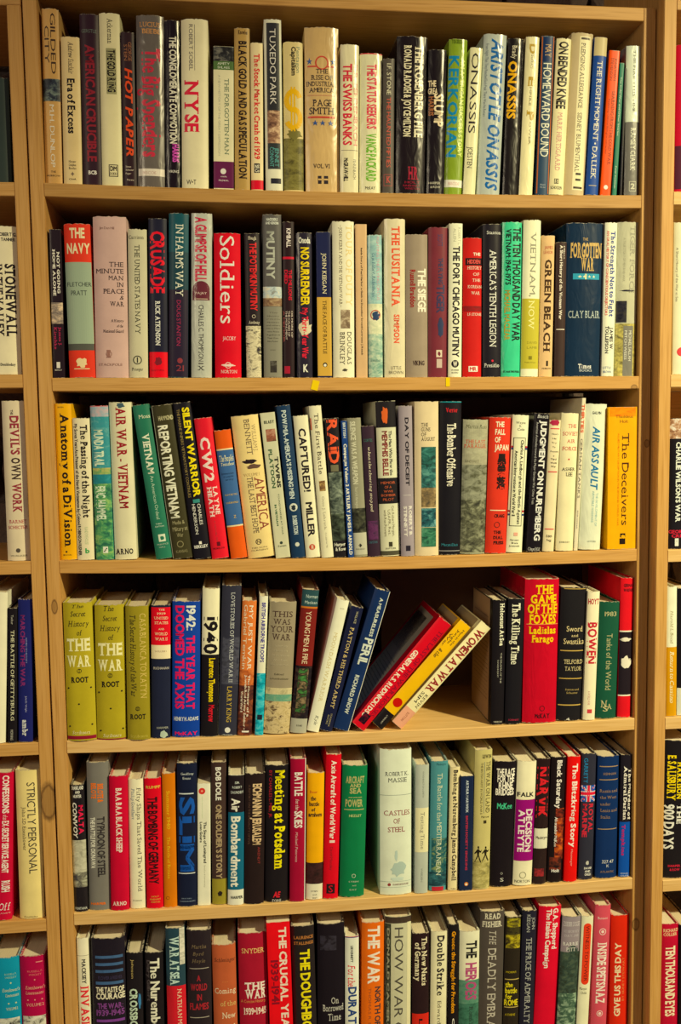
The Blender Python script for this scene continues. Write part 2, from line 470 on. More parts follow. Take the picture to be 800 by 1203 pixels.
def cover(bk, root, col, rnd):
    w, h, D, s = bk.w, bk.h, bk.D, bk.s
    hw = w / 2; tb = min(.0024, w * .09) if bk.fin != 'p' else .0004
    g = 0 if bk.fin == 'p' else min(.0007, w * .03)
    N = 14
    left = [(-hw, D), (-hw, D * .5), (-hw, s + .010), (-hw + g, s + .0065), (-hw, s + .003)]
    sp = [(-hw + w * i / N, bk.prof(i / N)) for i in range(N + 1)]
    outer = left + sp + [(-x, y) for x, y in reversed(left)]
    ti = .0013 if bk.fin != 'p' else .0004
    inner = []
    for i, (x, y) in enumerate(outer):
        if 5 <= i < 5 + N + 1: inner.append((x * (hw - tb) / hw, y + ti))
        else: inner.append((math.copysign(hw - tb, x), y))
    n = len(outer); vs = []; uv = []
    jit = [0.0] * n
    if bk.fin != 'p':
        for i in range(5, 6 + N): jit[i] = rnd.uniform(-.0007, .0003) - (.0006 if rnd.random() < .15 else 0)
    for ring in (outer, inner):
        for zz in (0, 1):
            for i, (x, y) in enumerate(ring):
                z = h * zz + (jit[i] if zz else -jit[i] * .3 + .0)
                vs.append((x, y, max(z, 0))); uv.append(((x + hw) / w, zz))
    fs = []
    O0, O1, I0, I1 = 0, n, 2 * n, 3 * n
    for i in range(n - 1):
        fs.append((O0 + i, O0 + i + 1, O1 + i + 1, O1 + i))
        fs.append((I0 + i + 1, I0 + i, I1 + i, I1 + i + 1))
        fs.append((O1 + i, O1 + i + 1, I1 + i + 1, I1 + i))
        fs.append((O0 + i + 1, O0 + i, I0 + i, I0 + i + 1))
    for i in (0, n - 1):
        fs.append((O0 + i, O1 + i, I1 + i, I0 + i))
    me = mesh('cover', vs, fs, smooth=True)
    lay = me.uv_layers.new(name='UVMap')
    lay.data.foreach_set('uv', [c for l in me.loops for c in uv[l.vertex_index]])
    me.set_sharp_from_angle(angle=math.radians(40))
    link('cover', me, root, cover_mat(col, bk.fin))
    # page block, recessed between the boards
    ins = .0032 if bk.fin != 'p' else .0002
    xw = hw - tb - .0002; y1 = D - (.003 if bk.fin != 'p' else .0003)
    fr = [(xw * (2 * i / 8 - 1), bk.prof((i / 8)) * .9 + ti + .0008) for i in range(9)]
    ring = fr + [(xw, y1), (-xw, y1)]
    m = len(ring)
    pv = [(x, y, max(ins * .8, .0002)) for x, y in ring] + [(x, y, h - ins) for x, y in ring]
    pf = [(i, (i + 1) % m, (i + 1) % m + m, i + m) for i in range(m)] + [tuple(range(m))[::-1], tuple(range(m, 2 * m))]
    link('page_block', mesh('page_block', pv, pf), root, PAGES)

def add_line(bk, root, kind, col, st, u0, u1, v0, v1, text):
    vs, fs, wd = typeset(text, st)
    if not vs: return
    o = bk.off()
    if kind == 'V': P = [bk.pt(u0 + y * (u1 - u0), v0 + x / wd * (v1 - v0), o) for x, y in vs]
    elif kind == 'U': P = [bk.pt(u1 - y * (u1 - u0), v1 - x / wd * (v1 - v0), o) for x, y in vs]
    else: P = [bk.pt(u0 + x / wd * (u1 - u0), v1 - y * (v1 - v0), o) for x, y in vs]
    link('lettering', mesh('lettering', P, fs), root, print_mat(col, bk.fin))

def grid(bk, u0, u1, v0, v1, o, wob=0.0, rnd=None):
    n = max(1, int(math.ceil((u1 - u0) * 12))); vs = []; fs = []
    for i in range(n + 1):
        u = u0 + (u1 - u0) * i / n
        a = b = 0.0
        if wob: a = rnd.uniform(0, wob) * (v1 - v0); b = rnd.uniform(0, wob) * (v1 - v0)
        vs += [bk.pt(u, v0 + a, o), bk.pt(u, v1 - b, o)]
        if i: fs.append((2 * i - 2, 2 * i - 1, 2 * i + 1, 2 * i))
    return vs, fs

def rings(bk, u, v, rim, o, steps=4):
    """a filled outline laid on the curved spine in concentric steps"""
    n = len(rim); vs = [bk.pt(u, v, o)]; fs = [(0, 1 + i, 1 + (i + 1) % n) for i in range(n)]
    for s_ in range(1, steps + 1):
        vs += [bk.pt(u + a * s_ / steps, v + b * s_ / steps, o) for a, b in rim]
        if s_ > 1:
            p, q = 1 + (s_ - 2) * n, 1 + (s_ - 1) * n
            fs += [(p + i, p + (i + 1) % n, q + (i + 1) % n, q + i) for i in range(n)]
    return vs, fs

def disc(bk, u, v, r, o, r_in=0.0):
    n = 24; k = bk.w / bk.h; vs = []; fs = []
    if r_in == 0:
        return rings(bk, u, v, [(r * math.cos(2 * math.pi * i / n), r * k * math.sin(2 * math.pi * i / n)) for i in range(n)], o)
    else:
        for q in (r, r_in):
            for i in range(n):
                a = 2 * math.pi * i / n; vs.append(bk.pt(u + q * math.cos(a), v + q * k * math.sin(a), o))
        fs = [(i, (i + 1) % n, n + (i + 1) % n, n + i) for i in range(n)]
    return vs, fs

def element(bk, root, line, rnd):
    q = line.split('|')
    k = q[0]
    if k in 'VUH':
        add_line(bk, root, k, q[1], q[2], float(q[3]), float(q[4]), float(q[5]), float(q[6]), '|'.join(q[7:])); return
    o = bk.off()
    if k == 'C' or k == 'O':
        u, v, r = map(float, q[2:5])
        vs, fs = disc(bk, u, v, r, o, 0 if k == 'C' else r * .80)
        link('emblem', mesh('emblem', vs, fs), root, print_mat(q[1], bk.fin)); return
    if k in 'ST':
        d0, d1, v0, v1 = map(float, q[2:6]); d0 = max(d0, .04)
        x = -bk.w / 2 - (.00015 if k == 'S' and bk.n < 3 else .0003); y0 = bk.s + .010
        Y = lambda d: y0 + d * (bk.D - y0)
        vs = [(x, Y(d0), (1 - v0) * bk.h), (x, Y(d1), (1 - v0) * bk.h), (x, Y(d1), (1 - v1) * bk.h), (x, Y(d0), (1 - v1) * bk.h)]
        link('cover_print', mesh('cover_print', vs, [(0, 1, 2, 3)]), root, print_mat(q[1], bk.fin) if k == 'S' else picture_mat(q[1], bk.fin)); return
    if k in 'BDPXQFMZ':
        u0, u1, v0, v1 = map(float, q[2:6])
    if k == 'B':
        vs, fs = grid(bk, u0, u1, v0, v1, o); link('colour_band', mesh('colour_band', vs, fs), root, print_mat(q[1], bk.fin))
    elif k == 'P':
        vs, fs = grid(bk, u0, u1, v0, v1, o); link('cover_picture', mesh('cover_picture', vs, fs), root, picture_mat(q[1], bk.fin))
    elif k == 'D':      # a small drawn shape with an uneven outline
        cu, cv = (u0 + u1) / 2, (v0 + v1) / 2; n = 18
        rim = []
        for i in range(n):
            a = 2 * math.pi * i / n; s = rnd.uniform(.62, 1.0)
            rim.append(((u1 - u0) / 2 * math.cos(a) * s, (v1 - v0) / 2 * math.sin(a) * s))
        vs, fs = rings(bk, cu, cv, rim, o)
        link('printed_figure', mesh('printed_figure', vs, fs), root, print_mat(q[1], bk.fin))
    elif k == 'M':      # a small running figure in silhouette
        fig = [[(.45, 0), (.62, .03), (.64, .14), (.5, .18), (.4, .1)], [(.34, .2), (.66, .19), (.7, .34), (.6, .56), (.4, .56), (.3, .36)],
               [(.34, .22), (.12, .36), (.0, .44), (.06, .5), (.24, .42), (.4, .34)], [(.62, .24), (.86, .3), (1, .22), (1, .28), (.86, .4), (.64, .36)],
               [(.4, .54), (.54, .58), (.34, .78), (.1, .98), (.0, .96), (.22, .74)], [(.5, .54), (.62, .54), (.78, .74), (.96, .96), (.84, 1), (.64, .8)]]
        vs = []; fs = []
        for pl in fig:
            n = len(vs); vs += [bk.pt(u0 + a * (u1 - u0), v0 + b * (v1 - v0), o) for a, b in pl]; fs.append(tuple(range(n, n + len(pl))))
        link('printed_figure', mesh('printed_figure', vs, fs), root, print_mat(q[1], bk.fin))
    elif k == 'Z':      # a broad dollar sign drawn with one swelling stroke and a bar
        pth = []
        for i in range(15): a = math.radians(-20 - 250 * i / 14); pth.append((.5 + .36 * math.cos(a), .31 + .21 * math.sin(a)))
        for i in range(15): a = math.radians(-90 + 250 * i / 14); pth.append((.5 + .36 * math.cos(a), .71 + .21 * math.sin(a)))
        vs = []; fs = []; asp = (v1 - v0) * bk.h / ((u1 - u0) * bk.w)
        for i, (a, b) in enumerate(pth):
            p, q_ = pth[max(i - 1, 0)], pth[min(i + 1, len(pth) - 1)]
            dx, dy = q_[0] - p[0], (q_[1] - p[1]) * asp; L = math.hypot(dx, dy) or 1; th = .13
            for s_ in (-1, 0, 1): vs.append(bk.pt(u0 + (a - s_ * dy / L * th) * (u1 - u0), v0 + (b + s_ * dx / L * th / asp) * (v1 - v0), o))
            if i:
                n = 3 * i
                fs += [(n - 3, n - 2, n + 1, n), (n - 2, n - 1, n + 2, n + 1)]
        for c0, c1 in ((.36, .44), (.52, .60)):
            n = len(vs)
            for j in range(5): vs += [bk.pt(u0 + c * (u1 - u0), v0 + j / 4 * (v1 - v0), o + .00002) for c in (c0, c1)]
            fs += [(n + 2 * j, n + 2 * j + 1, n + 2 * j + 3, n + 2 * j + 2) for j in range(4)]
        link('printed_figure', mesh('printed_figure', vs, fs), root, print_mat(q[1], bk.fin))
    elif k == 'Q':
        n = 8; r = (u1 - u0) / 2; kk = bk.w / bk.h; pts = []
        for i in range(n + 1): a = math.pi - math.pi * i / n; pts.append((u0 + r + r * math.cos(a), v0 + r * kk * (1 - math.sin(a))))
        for i in range(n + 1): a = -math.pi * i / n; pts.append((u0 + r + r * math.cos(a), v1 - r * kk * (1 + math.sin(a))))
        vs = []; fs = []
        m = n + 1
        for i in range(m):
            vs += [bk.pt(pts[i][0], pts[i][1], o), bk.pt(pts[i][0], pts[2 * m - 1 - i][1], o)]
            if i: fs.append((2 * i - 2, 2 * i - 1, 2 * i + 1, 2 * i))
        link('title_label', mesh('title_label', vs, fs), root, print_mat(q[1], bk.fin))
    elif k == 'X':
        t = .035; tv = t * bk.w / bk.h; vs = []; fs = []
        for a in ((u0, u1, v0, v0 + tv), (u0, u1, v1 - tv, v1), (u0, u0 + t, v0, v1), (u1 - t, u1, v0, v1)):
            v_, f_ = grid(bk, *a, o); n = len(vs); vs += v_; fs += [tuple(i + n for i in f) for f in f_]
        link('outline_box', mesh('outline_box', vs, fs), root, print_mat(q[1], bk.fin))
    elif k == 'F':      # small union flag
        vs = []; fs = []; mi = []
        def put(pts, m, dz):
            n = len(vs); vs.extend(bk.pt(u0 + a * (u1 - u0), v0 + b * (v1 - v0), o + dz) for a, b in pts)
            fs.append(tuple(range(n, n + len(pts)))); mi.append(m)
        def bar(ax, ay, bx, by, w_, m, dz, cut=6):
            L = math.hypot(bx - ax, by - ay); nx, ny = -(by - ay) / L * w_, (bx - ax) / L * w_
            for i in range(cut):
                p, r_ = i / cut, (i + 1) / cut
                P = [(ax + (bx - ax) * t_ + s_ * nx, ay + (by - ay) * t_ + s_ * ny) for t_, s_ in ((p, -1), (r_, -1), (r_, 1), (p, 1))]
                put([(min(max(a, 0), 1), min(max(b, 0), 1)) for a, b in P], m, dz)
        for i in range(8): put([(i / 8, 0), ((i + 1) / 8, 0), ((i + 1) / 8, 1), (i / 8, 1)], 0, 0)
        bar(0, 0, 1, 1, .09, 1, .00003); bar(0, 1, 1, 0, .09, 1, .00004)
        bar(0, 0, 1, 1, .035, 2, .00006); bar(0, 1, 1, 0, .035, 2, .00007)
        bar(.5, 0, .5, 1, .15, 1, .00009); bar(0, .5, 1, .5, .15, 1, .0001)
        bar(.5, 0, .5, 1, .09, 2, .00012); bar(0, .5, 1, .5, .09, 2, .00013)
        me = mesh('flag_print', vs, fs, mats=mi)
        link('flag_print', me, root, [print_mat('2a50a0', 'j'), print_mat('e8e8e8', 'j'), print_mat('d03040', 'j')])

BOOKS = '''>m1|.01195|.00634|1.42473|.02290|.23502|0.0148|b48c54|j|tan book with a dark city photo band on its spine, first on the top shelf
V|3a2a20|s|.52|.80|0.025|0.371|GILDED
V|3a2a20|s|.16|.42|0.098|0.311|CITY
P|2a3038 6a7468 1c1c24|0|1|0.398|0.525
V|e8dcc0|s|.36|.62|0.545|0.905|M.H. DUNLOP
H|3a2a20|s|.35|.65|0.925|0.936|THE
H|3a2a20|s|.1|.9|0.948|0.958|MORROW
>m1|.03826|.00424|1.42390|.02491|.19845|0.0164|c8b07c|j|short cream book with black title Era of Excess, top shelf
V|2a2020|i|.40|.68|0.036|0.250|Andrew Sinclair
V|1a1418|R|.32|.70|0.282|0.654|Era of Excess
H|2a2020|r|.3|.7|0.837|0.852|Harper
H|2a2020|r|.3|.7|0.860|0.876|Colophon
H|2a2020|r|.3|.7|0.883|0.898|Books
H|6a5a48|s|.4|.6|0.916|0.943|✦
H|2a2020|s|.3|.7|0.960|0.971|CN•R
>m1|.06484|.00636|1.42315|.02554|.23078|0.0121|2c1a22|j|dark brown book with faded dark red vertical title between two cream books, top shelf
H|5c6458|s|.1|.9|0.089|0.109|GERSTLE
V|7a242c|S|.28|.74|0.177|0.860|AMERICAN CRUCIBLE
H|d8d0c0|S|.3|.75|0.914|0.935|BCB
>m1|.09212|.00507|1.42233|.02802|.23287|0.0154|d8cc9c|j|tall cream book with a grey title box The Gold Ring, top shelf
V|2a2420|r|.4|.66|0.032|0.174|Ackerman
B|8c8660|.32|.80|0.201|0.465
V|141014|R|.38|.74|0.210|0.454|THE GOLD RING
X|2a2020|.35|.8|0.875|0.946
H|2a2020|S|.42|.74|0.885|0.912|DM
H|2a2020|s|.4|.75|0.921|0.936|DODD
>m1|.11672|.00499|1.42161|.01850|.20921|0.0124|2a1a1e|j|short dark book with slanted orange title Hot Paper, top shelf
V|8c5c40|s|.55|.8|0.066|0.187|GEORGE
V|8c5c40|s|.25|.48|0.081|0.184|STEIN
V|cc4c2c|I|.3|.8|0.232|0.803|HOT PAPER
H|c8b8a0|s|.2|.6|0.864|0.876|Simon
H|c8b8a0|s|.2|.8|0.885|0.897|Schuster
H|c8b8a0|s|.2|.6|0.909|0.921|Paper
H|c8b8a0|s|.3|.8|0.950|0.962|Peters
>m1|.14592|.00258|1.42078|.03749|.23247|0.0224|5c544c|g|thick glossy grey book with large red title The Big Spenders, top shelf
H|c08850|r|.12|.88|0.042|0.069|LUCIUS
H|c08850|r|.2|.9|0.080|0.107|BEEBE
V|b03440|S|.22|.84|0.192|0.824|The Big Spenders
B|c8bca8|.04|1|0.892|0.935
H|a88878|s|.2|.7|0.908|0.925|BISCOE
>m1|.17622|.00638|1.42001|.02074|.22842|0.0209|181018|g|black book with condensed white title The Conglomerate Commotion, top shelf
V|e4dcc0|S|.34|.78|0.095|0.731|THE CONGLOMERATE COMMOTION
V|c050a0|S|.5|.9|0.735|0.842|HARRIS
H|d8d0c0|s|.2|.9|0.890|0.906|VIKING
>m1|.20743|.00153|1.41928|.03701|.23011|0.0219|ded2a8|j|thick white book with big dark red four-letter title, top shelf
V|5c5450|s|.30|.44|0.034|0.303|ROBERT SOBEL
B|5c5450|.50|.515|0.034|0.303
V|c02c3c|R|.14|.62|0.359|0.665|NYSE
H|2a2024|s|.18|.54|0.949|0.977|W•T
>m1|.24741|.00276|1.41846|.02815|.19503|0.0233|dcd2a8|p|white paperback with green and purple bands titled The Forgotten Man, top shelf
P|2c2c2c 706c60 1c1818|0|1|-0.002|0.103
B|4c6438|0|1|0.103|0.162
H|d8d8c0|s|.2|.8|0.111|0.128|AMITY
H|d8d8c0|s|.2|.8|0.138|0.154|SHLAES
V|607058|r|.55|.76|0.223|0.755|THE FORGOTTEN MAN
V|b0ac94|s|.24|.34|0.198|0.763|A NEW HISTORY OF THE GREAT DEPRESSION
B|5a2040|0|1|0.804|0.992
C|e8e0d0|.48|0.873|.14
H|d8c8c0|s|.35|.65|0.906|0.915|HARPER
H|d8c8c0|s|.25|.75|0.932|0.943|PERENNIAL
>m1|.27380|.00367|1.41791|.02152|.22170|0.0196|a4844c|j|tan book with a long black vertical title about black gold, top shelf
H|3a2418|R|.25|.85|0.016|0.039|Knowles
V|241818|R|.3|.78|0.081|0.931|BLACK GOLD AND GAS SPECULATION
>m1|.29486|.00540|1.41752|.01717|.20331|0.0170|dcc898|j|narrow cream book with red title The Stock Market Crash of 1929, top shelf
V|c43434|R|.30|.72|0.076|0.786|The Stock Market Crash of 1929
B|2a2428|.25|.72|0.814|0.878
H|d8d0b0|S|.32|.66|0.824|0.846|NS
H|d8d0b0|S|.32|.66|0.852|0.873|Co
B|c42430|0|1|0.928|0.991
>m1|.31910|.00249|1.41720|.02427|.23476|0.0083|d8d2b4|j|tall white-edged book with dark panel titled Tuxedo Park, top shelf
B|2a2a2c|.14|.88|0.022|0.529
V|c8c0b0|s|.32|.66|0.055|0.495|TUXEDO PARK
P|8c6850 c8a884 4a3028|.14|.88|0.529|0.720
B|2c3030|.14|.88|0.720|0.872
V|58948c|s|.55|.78|0.747|0.859|JENNET
V|58948c|s|.26|.48|0.744|0.859|CONANT
B|24242c|.3|.9|0.927|0.958
>m1|.34725|.00581|1.41671|.02761|.20647|0.0105|c8b47c|j|cream book with a huge yellow dollar sign on its spine, top shelf
V|707c64|s|.66|.86|0.033|0.204|Pentagon
V|241c18|S|.42|.64|0.033|0.223|Capitalism
P|6c6434 4a4424 7c7440|0|1|0.641|0.988
D|6c6434|.1|1|0.571|0.657
Z|e8b424|.02|.98|0.298|0.594
>m1|.38862|.00642|1.41620|.04814|.22813|0.0072|bc9c68|g|thick glossy tan volume titled The Rise of Industrial America, top shelf
H|385080|s|.05|.22|0.189|0.224|★
H|385080|s|.75|.92|0.189|0.224|★
O|b44838|.5|0.214|.2
B|b44838|.08|.34|0.231|0.240
B|b44838|.66|.92|0.231|0.240
H|2a2428|r|.32|.68|0.251|0.278|THE
H|2a2428|r|.18|.82|0.288|0.316|RISE OF
H|2a2428|r|.04|.92|0.326|0.354|INDUSTRIAL
H|2a2428|r|.12|.86|0.364|0.391|AMERICA
B|b88060|.08|.88|0.408|0.412
H|2a2428|r|.22|.78|0.435|0.475|PAGE
H|2a2428|r|.12|.86|0.483|0.524|SMITH
B|b44838|.08|.88|0.536|0.547
H|385080|s|.2|.38|0.564|0.592|★
H|385080|s|.42|.6|0.564|0.592|★
H|385080|s|.66|.84|0.564|0.592|★
H|2a2428|r|.22|.72|0.826|0.851|VOL. VI
B|2a2428|.36|.46|0.899|0.947
B|2a2428|.54|.66|0.899|0.947
B|b89864|.36|.66|0.916|0.926
>m1|.42644|.00232|1.41564|.02650|.20465|0.0168|e4d8ac|g|white book with bold red title The Swiss Banks, top shelf
V|c03440|S|.16|.6|0.130|0.679|THE SWISS BANKS
V|c87870|s|.72|.92|0.130|0.679|T.R. FEHRENBACH
B|6a5c50|.05|.95|0.711|0.714
V|2a2420|S|.2|.42|0.766|0.924|McGRAW-HILL
V|6a6450|s|.7|.85|0.774|0.908|FEHRENBACH
>m1|.45771|.00449|1.41533|.03191|.19447|0.0159|e4dcb0|g|white book with red and green vertical lettering The Status Seekers, top shelf
B|c83840|0|1|-0.004|0.008
V|c84450|S|.32|.72|0.079|0.539|THE STATUS SEEKERS
V|6aa034|S|.30|.72|0.572|0.914|VANCE PACKARD
H|2a2420|s|.25|.7|0.951|0.973|McKAY
>m1|.48245|.00154|1.41507|.01624|.18700|0.0172|4c443c|j|short dark grey book titled The Haunted Fifties in dull red, top shelf
V|c8c0a0|s|.32|.68|0.038|0.269|I.F. STONE
V|b85848|s|.32|.68|0.287|0.808|THE HAUNTED FIFTIES
X|a85048|.1|.85|0.860|0.947
H|a85048|R|.3|.7|0.877|0.921|K
>m1|.51555|.00343|1.41507|.04387|.21924|0.0218|1c1418|g|thick glossy black book titled The Rosenberg File in cream, top shelf
V|dcd0ac|R|.60|.86|0.059|0.638|THE ROSENBERG FILE
V|dcd0ac|R|.24|.46|0.059|0.638|RONALD RADOSH & JOYCE MILTON
H|942434|R|.4|.75|0.831|0.906|HR
H|942434|s|.3|.8|0.920|0.935|HOLT
H|942434|s|.25|.8|0.943|0.955|RINEHART
H|942434|s|.3|.8|0.962|0.974|WINSTON
>m1|.55174|.00172|1.41475|.02597|.20122|0.0242|1a1418|g|glossy black book with cream letters The Great above a slanting word, top shelf
H|dcc8a0|S|.0|.42|0.215|0.255|THE
H|dcc8a0|S|.0|.5|0.268|0.307|GREA
V|dcc8a0|S|.35|.84|0.304|0.531|SLUMP
V|9c6440|S|.05|.3|0.324|0.458|HARRIS
H|c8c0a8|s|.1|.75|0.917|0.933|HARPER
H|c8c0a8|s|.2|.75|0.945|0.961|& ROW
>m1|.57903|.00628|1.41485|.02688|.21835|0.0393|7c9030|g|bright green book with large blue vertical name and library sticker, top shelf
H|4c5c1c|S|.15|.75|0.007|0.031|TORGERSON
V|1c78a0|S|.06|.54|0.109|0.758|KERKORIAN
V|d8e078|S|.66|.88|0.124|0.755|AN AMERICAN SUCCESS STORY
B|dcd4c0|0|1|0.905|0.953
H|c09088|s|.2|.8|0.920|0.938|BISCOE
>m1|.60187|.00368|1.41477|.01781|.20611|0.0567|e4dcac|g|slanting cream book with wide plain black seven-letter name, top shelf
V|2a2628|s|.15|.7|0.037|0.582|ONASSIS
V|4a4440|s|.2|.6|0.674|0.818|JOESTEN
>m1|.63096|.00624|1.41506|.03373|.22621|0.0504|a8aca0|g|tall silver book with big blue italic vertical name, top shelf
V|1c5890|I|.35|.85|0.029|0.971|ARISTOTLE ONASSIS
V|6c7478|s|.1|.22|0.061|0.512|From Night That They Reached Each Peak There Was No Return
>m1|.66338|.00543|1.41466|.02240|.22103|0.0403|1c1818|g|glossy black book with yellow rounded vertical lettering, top shelf
V|d8ccac|r|.26|.56|0.045|0.130|Brady
V|e0a834|S|.08|.6|0.145|0.512|ONASSIS
>m1|.68678|.00583|1.41471|.02004|.22412|0.0478|dcd0a0|g|tall cream book with three small gold initials down its spine, top shelf
V|ac8c3c|R|.28|.72|0.047|0.109|D
V|8c8464|r|.4|.55|0.115|0.202|EMOCRACY
V|ac8c3c|R|.3|.75|0.251|0.310|E
V|8c8464|r|.4|.55|0.316|0.431|MPIRE
V|ac8c3c|R|.3|.8|0.460|0.526|P
V|8c8464|r|.5|.65|0.534|0.681|OWER
>m1|.71068|.00237|1.41463|.01922|.22419|0.0368|2c4054|j|blue-grey book with thin orange borders titled Homeward Bound, top shelf
B|182c50|.14|.86|0.010|0.158
V|c8a46c|r|.3|.75|0.054|0.132|MAY
V|e0dcc0|s|.2|.82|0.169|0.758|HOMEWARD BOUND
B|b06030|.02|.1|0.004|0.991
B|b06030|.9|.97|0.004|0.991
H|a8b0b0|s|.3|.7|0.930|0.939|Basic
H|a8b0b0|s|.3|.7|0.946|0.955|Books
>m1|.73157|.00187|1.41489|.02155|.22136|0.0496|dcd0a0|j|cream book with bold black condensed title On Bended Knee, top shelf
V|1c1418|S|.18|.78|0.022|0.448|ON BENDED KNEE
V|c08880|r|.3|.64|0.474|0.844|MARK HERTSGAARD
X|2a2420|.3|.6|0.896|0.929
H|2a2420|R|.38|.52|0.902|0.923|S
H|2a2420|s|.08|.85|0.944|0.964|SCHOCKEN
>m1|.75962|.00450|1.41533|.03214|.22996|0.0510|b8a47c|j|thick beige book with a cream inner panel and fine brown title, top shelf
B|d8cca0|.36|.88|0.021|0.969
B|3c3028|.42|.84|0.028|0.041
V|4a3c34|r|.44|.64|0.060|0.460|PLEDGING ALLEGIANCE
V|4a3c34|r|.44|.64|0.488|0.854|SIDNEY BLUMENTHAL
B|2c2420|.5|.75|0.861|0.875
B|2c2420|.5|.75|0.897|0.911
B|3c3028|.42|.84|0.947|0.960
>m1|.78559|.00234|1.41514|.01882|.22430|0.0552|244484|j|blue book with cream head band titled The Right Moment, top shelf
B|bcaa7c|0|1|-0.003|0.118
V|d8d0b8|r|.3|.68|0.151|0.896|THE RIGHT MOMENT • DALLEK
B|a89c80|.2|.8|0.937|0.942
>m1|.80669|.00517|1.41523|.01575|.20671|0.0601|f45c1c|p|bright orange paperback near the right end of the top shelf
V|702818|s|.55|.78|0.052|0.205|JONATHAN
V|702818|s|.2|.42|0.052|0.205|STEVENSON
V|802c14|r|.5|.8|0.278|0.786|LEARNING FROM THE COLD WAR
V|a03c1c|s|.2|.36|0.334|0.714|Rethinking Chemical Biological and Nuclear
C|f0e8d8|.5|0.943|.2
>m1|.82004|.00354|1.41500|.00671|.18905|0.0517|2c6c54|p|thin green paperback beside the bright orange paperback, top shelf
V|d0dcc0|s|.3|.6|0.106|0.547|The Cold War and Other Stories
V|d0dcc0|s|.3|.6|0.777|0.945|Peter Cowman
>m1|.83007|.00414|1.41494|.00376|.18185|0.0282|14101a|p|thin black paperback squeezed between green paperback and silver-topped book, top shelf
V|38384c|s|.3|.6|0.602|0.933|THE PEOPLE OF
>m1|.84753|.00619|1.41518|.02173|.21463|0.0051|6c6860|g|glossy book with silvery white upper spine, last on the top shelf
B|c8ccb4|0|1|0.003|0.505
V|2a2c2c|r|.46|.62|0.031|0.443|THE FIRE THIS TIME
V|e0dcc0|r|.36|.7|0.544|0.829|RAMSEY CLARK
X|b8b49c|.3|.8|0.902|0.969
H|b8b49c|R|.4|.7|0.918|0.953|2
>m2|.00854|.00411|1.15596|.01608|.20614|0.0130|241820|p|black paperback with small portrait photo, first on the second shelf
V|dcd4c0|R|.60|.82|0.148|0.427|NOT GOING
V|dcd4c0|R|.24|.46|0.132|0.443|HOME ALONE
P|8c7c6c d8bc98 4c4444|.02|1|0.490|0.632
V|b03454|r|.6|.82|0.655|0.781|James J.
V|b03454|r|.2|.44|0.655|0.805|Kirschke
B|c8c0b0|.35|.65|0.892|0.933
H|c8c0b0|s|.2|.8|0.942|0.951|BERKLEY
>m2|.04142|.00204|1.15581|.03602|.21394|-0.0013|c43c2c|c|worn red and grey-green book titled The Navy, second shelf
B|8c9880|0|1|0.247|0.777
B|4c4c44|0|1|0.777|0.820
H|dccca0|S|.22|.8|0.030|0.091|THE
H|dccca0|S|.1|.97|0.128|0.190|NAVY
H|2c3030|s|.06|.98|0.377|0.404|FLETCHER
H|2c3030|s|.2|.8|0.431|0.462|PRATT
D|d8c090|.25|.75|0.865|0.938
B|d8c090|.2|.8|0.938|0.944
>m2|.08306|.00229|1.15529|.04577|.22481|0.0147|b8988c|c|very thick pinkish beige book titled The Minute Man in Peace and War, second shelf
H|6c4c44|s|.2|.65|0.064|0.079|Jim Dan Hill
H|2c2024|r|.48|.9|0.280|0.309|THE
H|2c2024|r|.08|.9|0.322|0.351|MINUTE
H|2c2024|r|.46|.9|0.364|0.392|MAN
H|2c2024|r|.7|.9|0.405|0.433|IN
H|2c2024|r|.28|.9|0.446|0.475|PEACE
H|2c2024|i|.78|.9|0.486|0.512|&
H|2c2024|r|.48|.9|0.524|0.553|WAR
H|2c2024|i|.5|.88|0.634|0.651|A History
H|2c2024|i|.68|.86|0.667|0.683|of the
H|2c2024|i|.25|.88|0.698|0.717|National Guard
O|8c6458|.42|0.851|.09
H|8c6458|S|.34|.48|0.828|0.874|♜
H|8c6c60|s|.1|.82|0.909|0.924|STACKPOLE
>m2|.11992|.00423|1.15498|.02618|.20823|0.0215|b8b090|c|grey-cream book titled The United States Navy, second shelf
H|3c3830|r|.05|.85|0.042|0.066|Carrison
V|2c2c24|r|.36|.62|0.105|0.703|THE UNITED STATES NAVY
O|2c2c24|.45|0.879|.24
B|2c2c24|.42|.48|0.860|0.898
H|3c3830|r|.15|.75|0.931|0.951|Praeger
>m2|.14813|.00412|1.15473|.02544|.22351|0.0227|1c1c2c|j|black book with tall red title Crusade and red foot, second shelf
V|d42832|S|.12|.84|0.081|0.466|CRUSADE
V|e4e0d0|R|.36|.6|0.515|0.796|RICK ATKINSON
B|d4202c|0|1|0.837|0.999
D|702028|.25|.75|0.862|0.928
H|801c24|s|.1|.8|0.947|0.958|HOUGHTON MIFFLIN
>m2|.17560|.00469|1.15463|.02751|.23125|0.0326|1c4850|j|teal and black book titled In Harm's Way, second shelf
B|1c3840|0|1|0.234|0.504
B|241c2c|0|1|0.462|0.995
V|dcd8c0|r|.36|.74|0.067|0.502|IN HARM'S WAY
V|94304c|s|.42|.62|0.526|0.803|DOUG STANTON
C|7c3438|.6|0.895|.14
H|7c3438|s|.4|.8|0.923|0.959|21
>m2|.20903|.00351|1.15428|.02895|.23149|0.0277|a8a898|g|silver book with dark oval emblem titled A Glimpse of Hell, second shelf
V|b02c40|S|.2|.72|0.024|0.412|A GLIMPSE OF HELL
C|5c2830|.48|0.462|.42
B|5c2830|.06|.9|0.469|0.526
H|d0b8a8|s|.2|.75|0.476|0.490|PAJAY
B|b8a088|.15|.8|0.516|0.520
V|3c3838|s|.36|.6|0.554|0.917|CHARLES C. THOMPSON II
H|2c2828|r|.3|.65|0.928|0.954|X
>m2|.24732|.00475|1.15381|.03751|.20488|0.0157|c8222c|c|thick red book with large white title Soldiers, second shelf
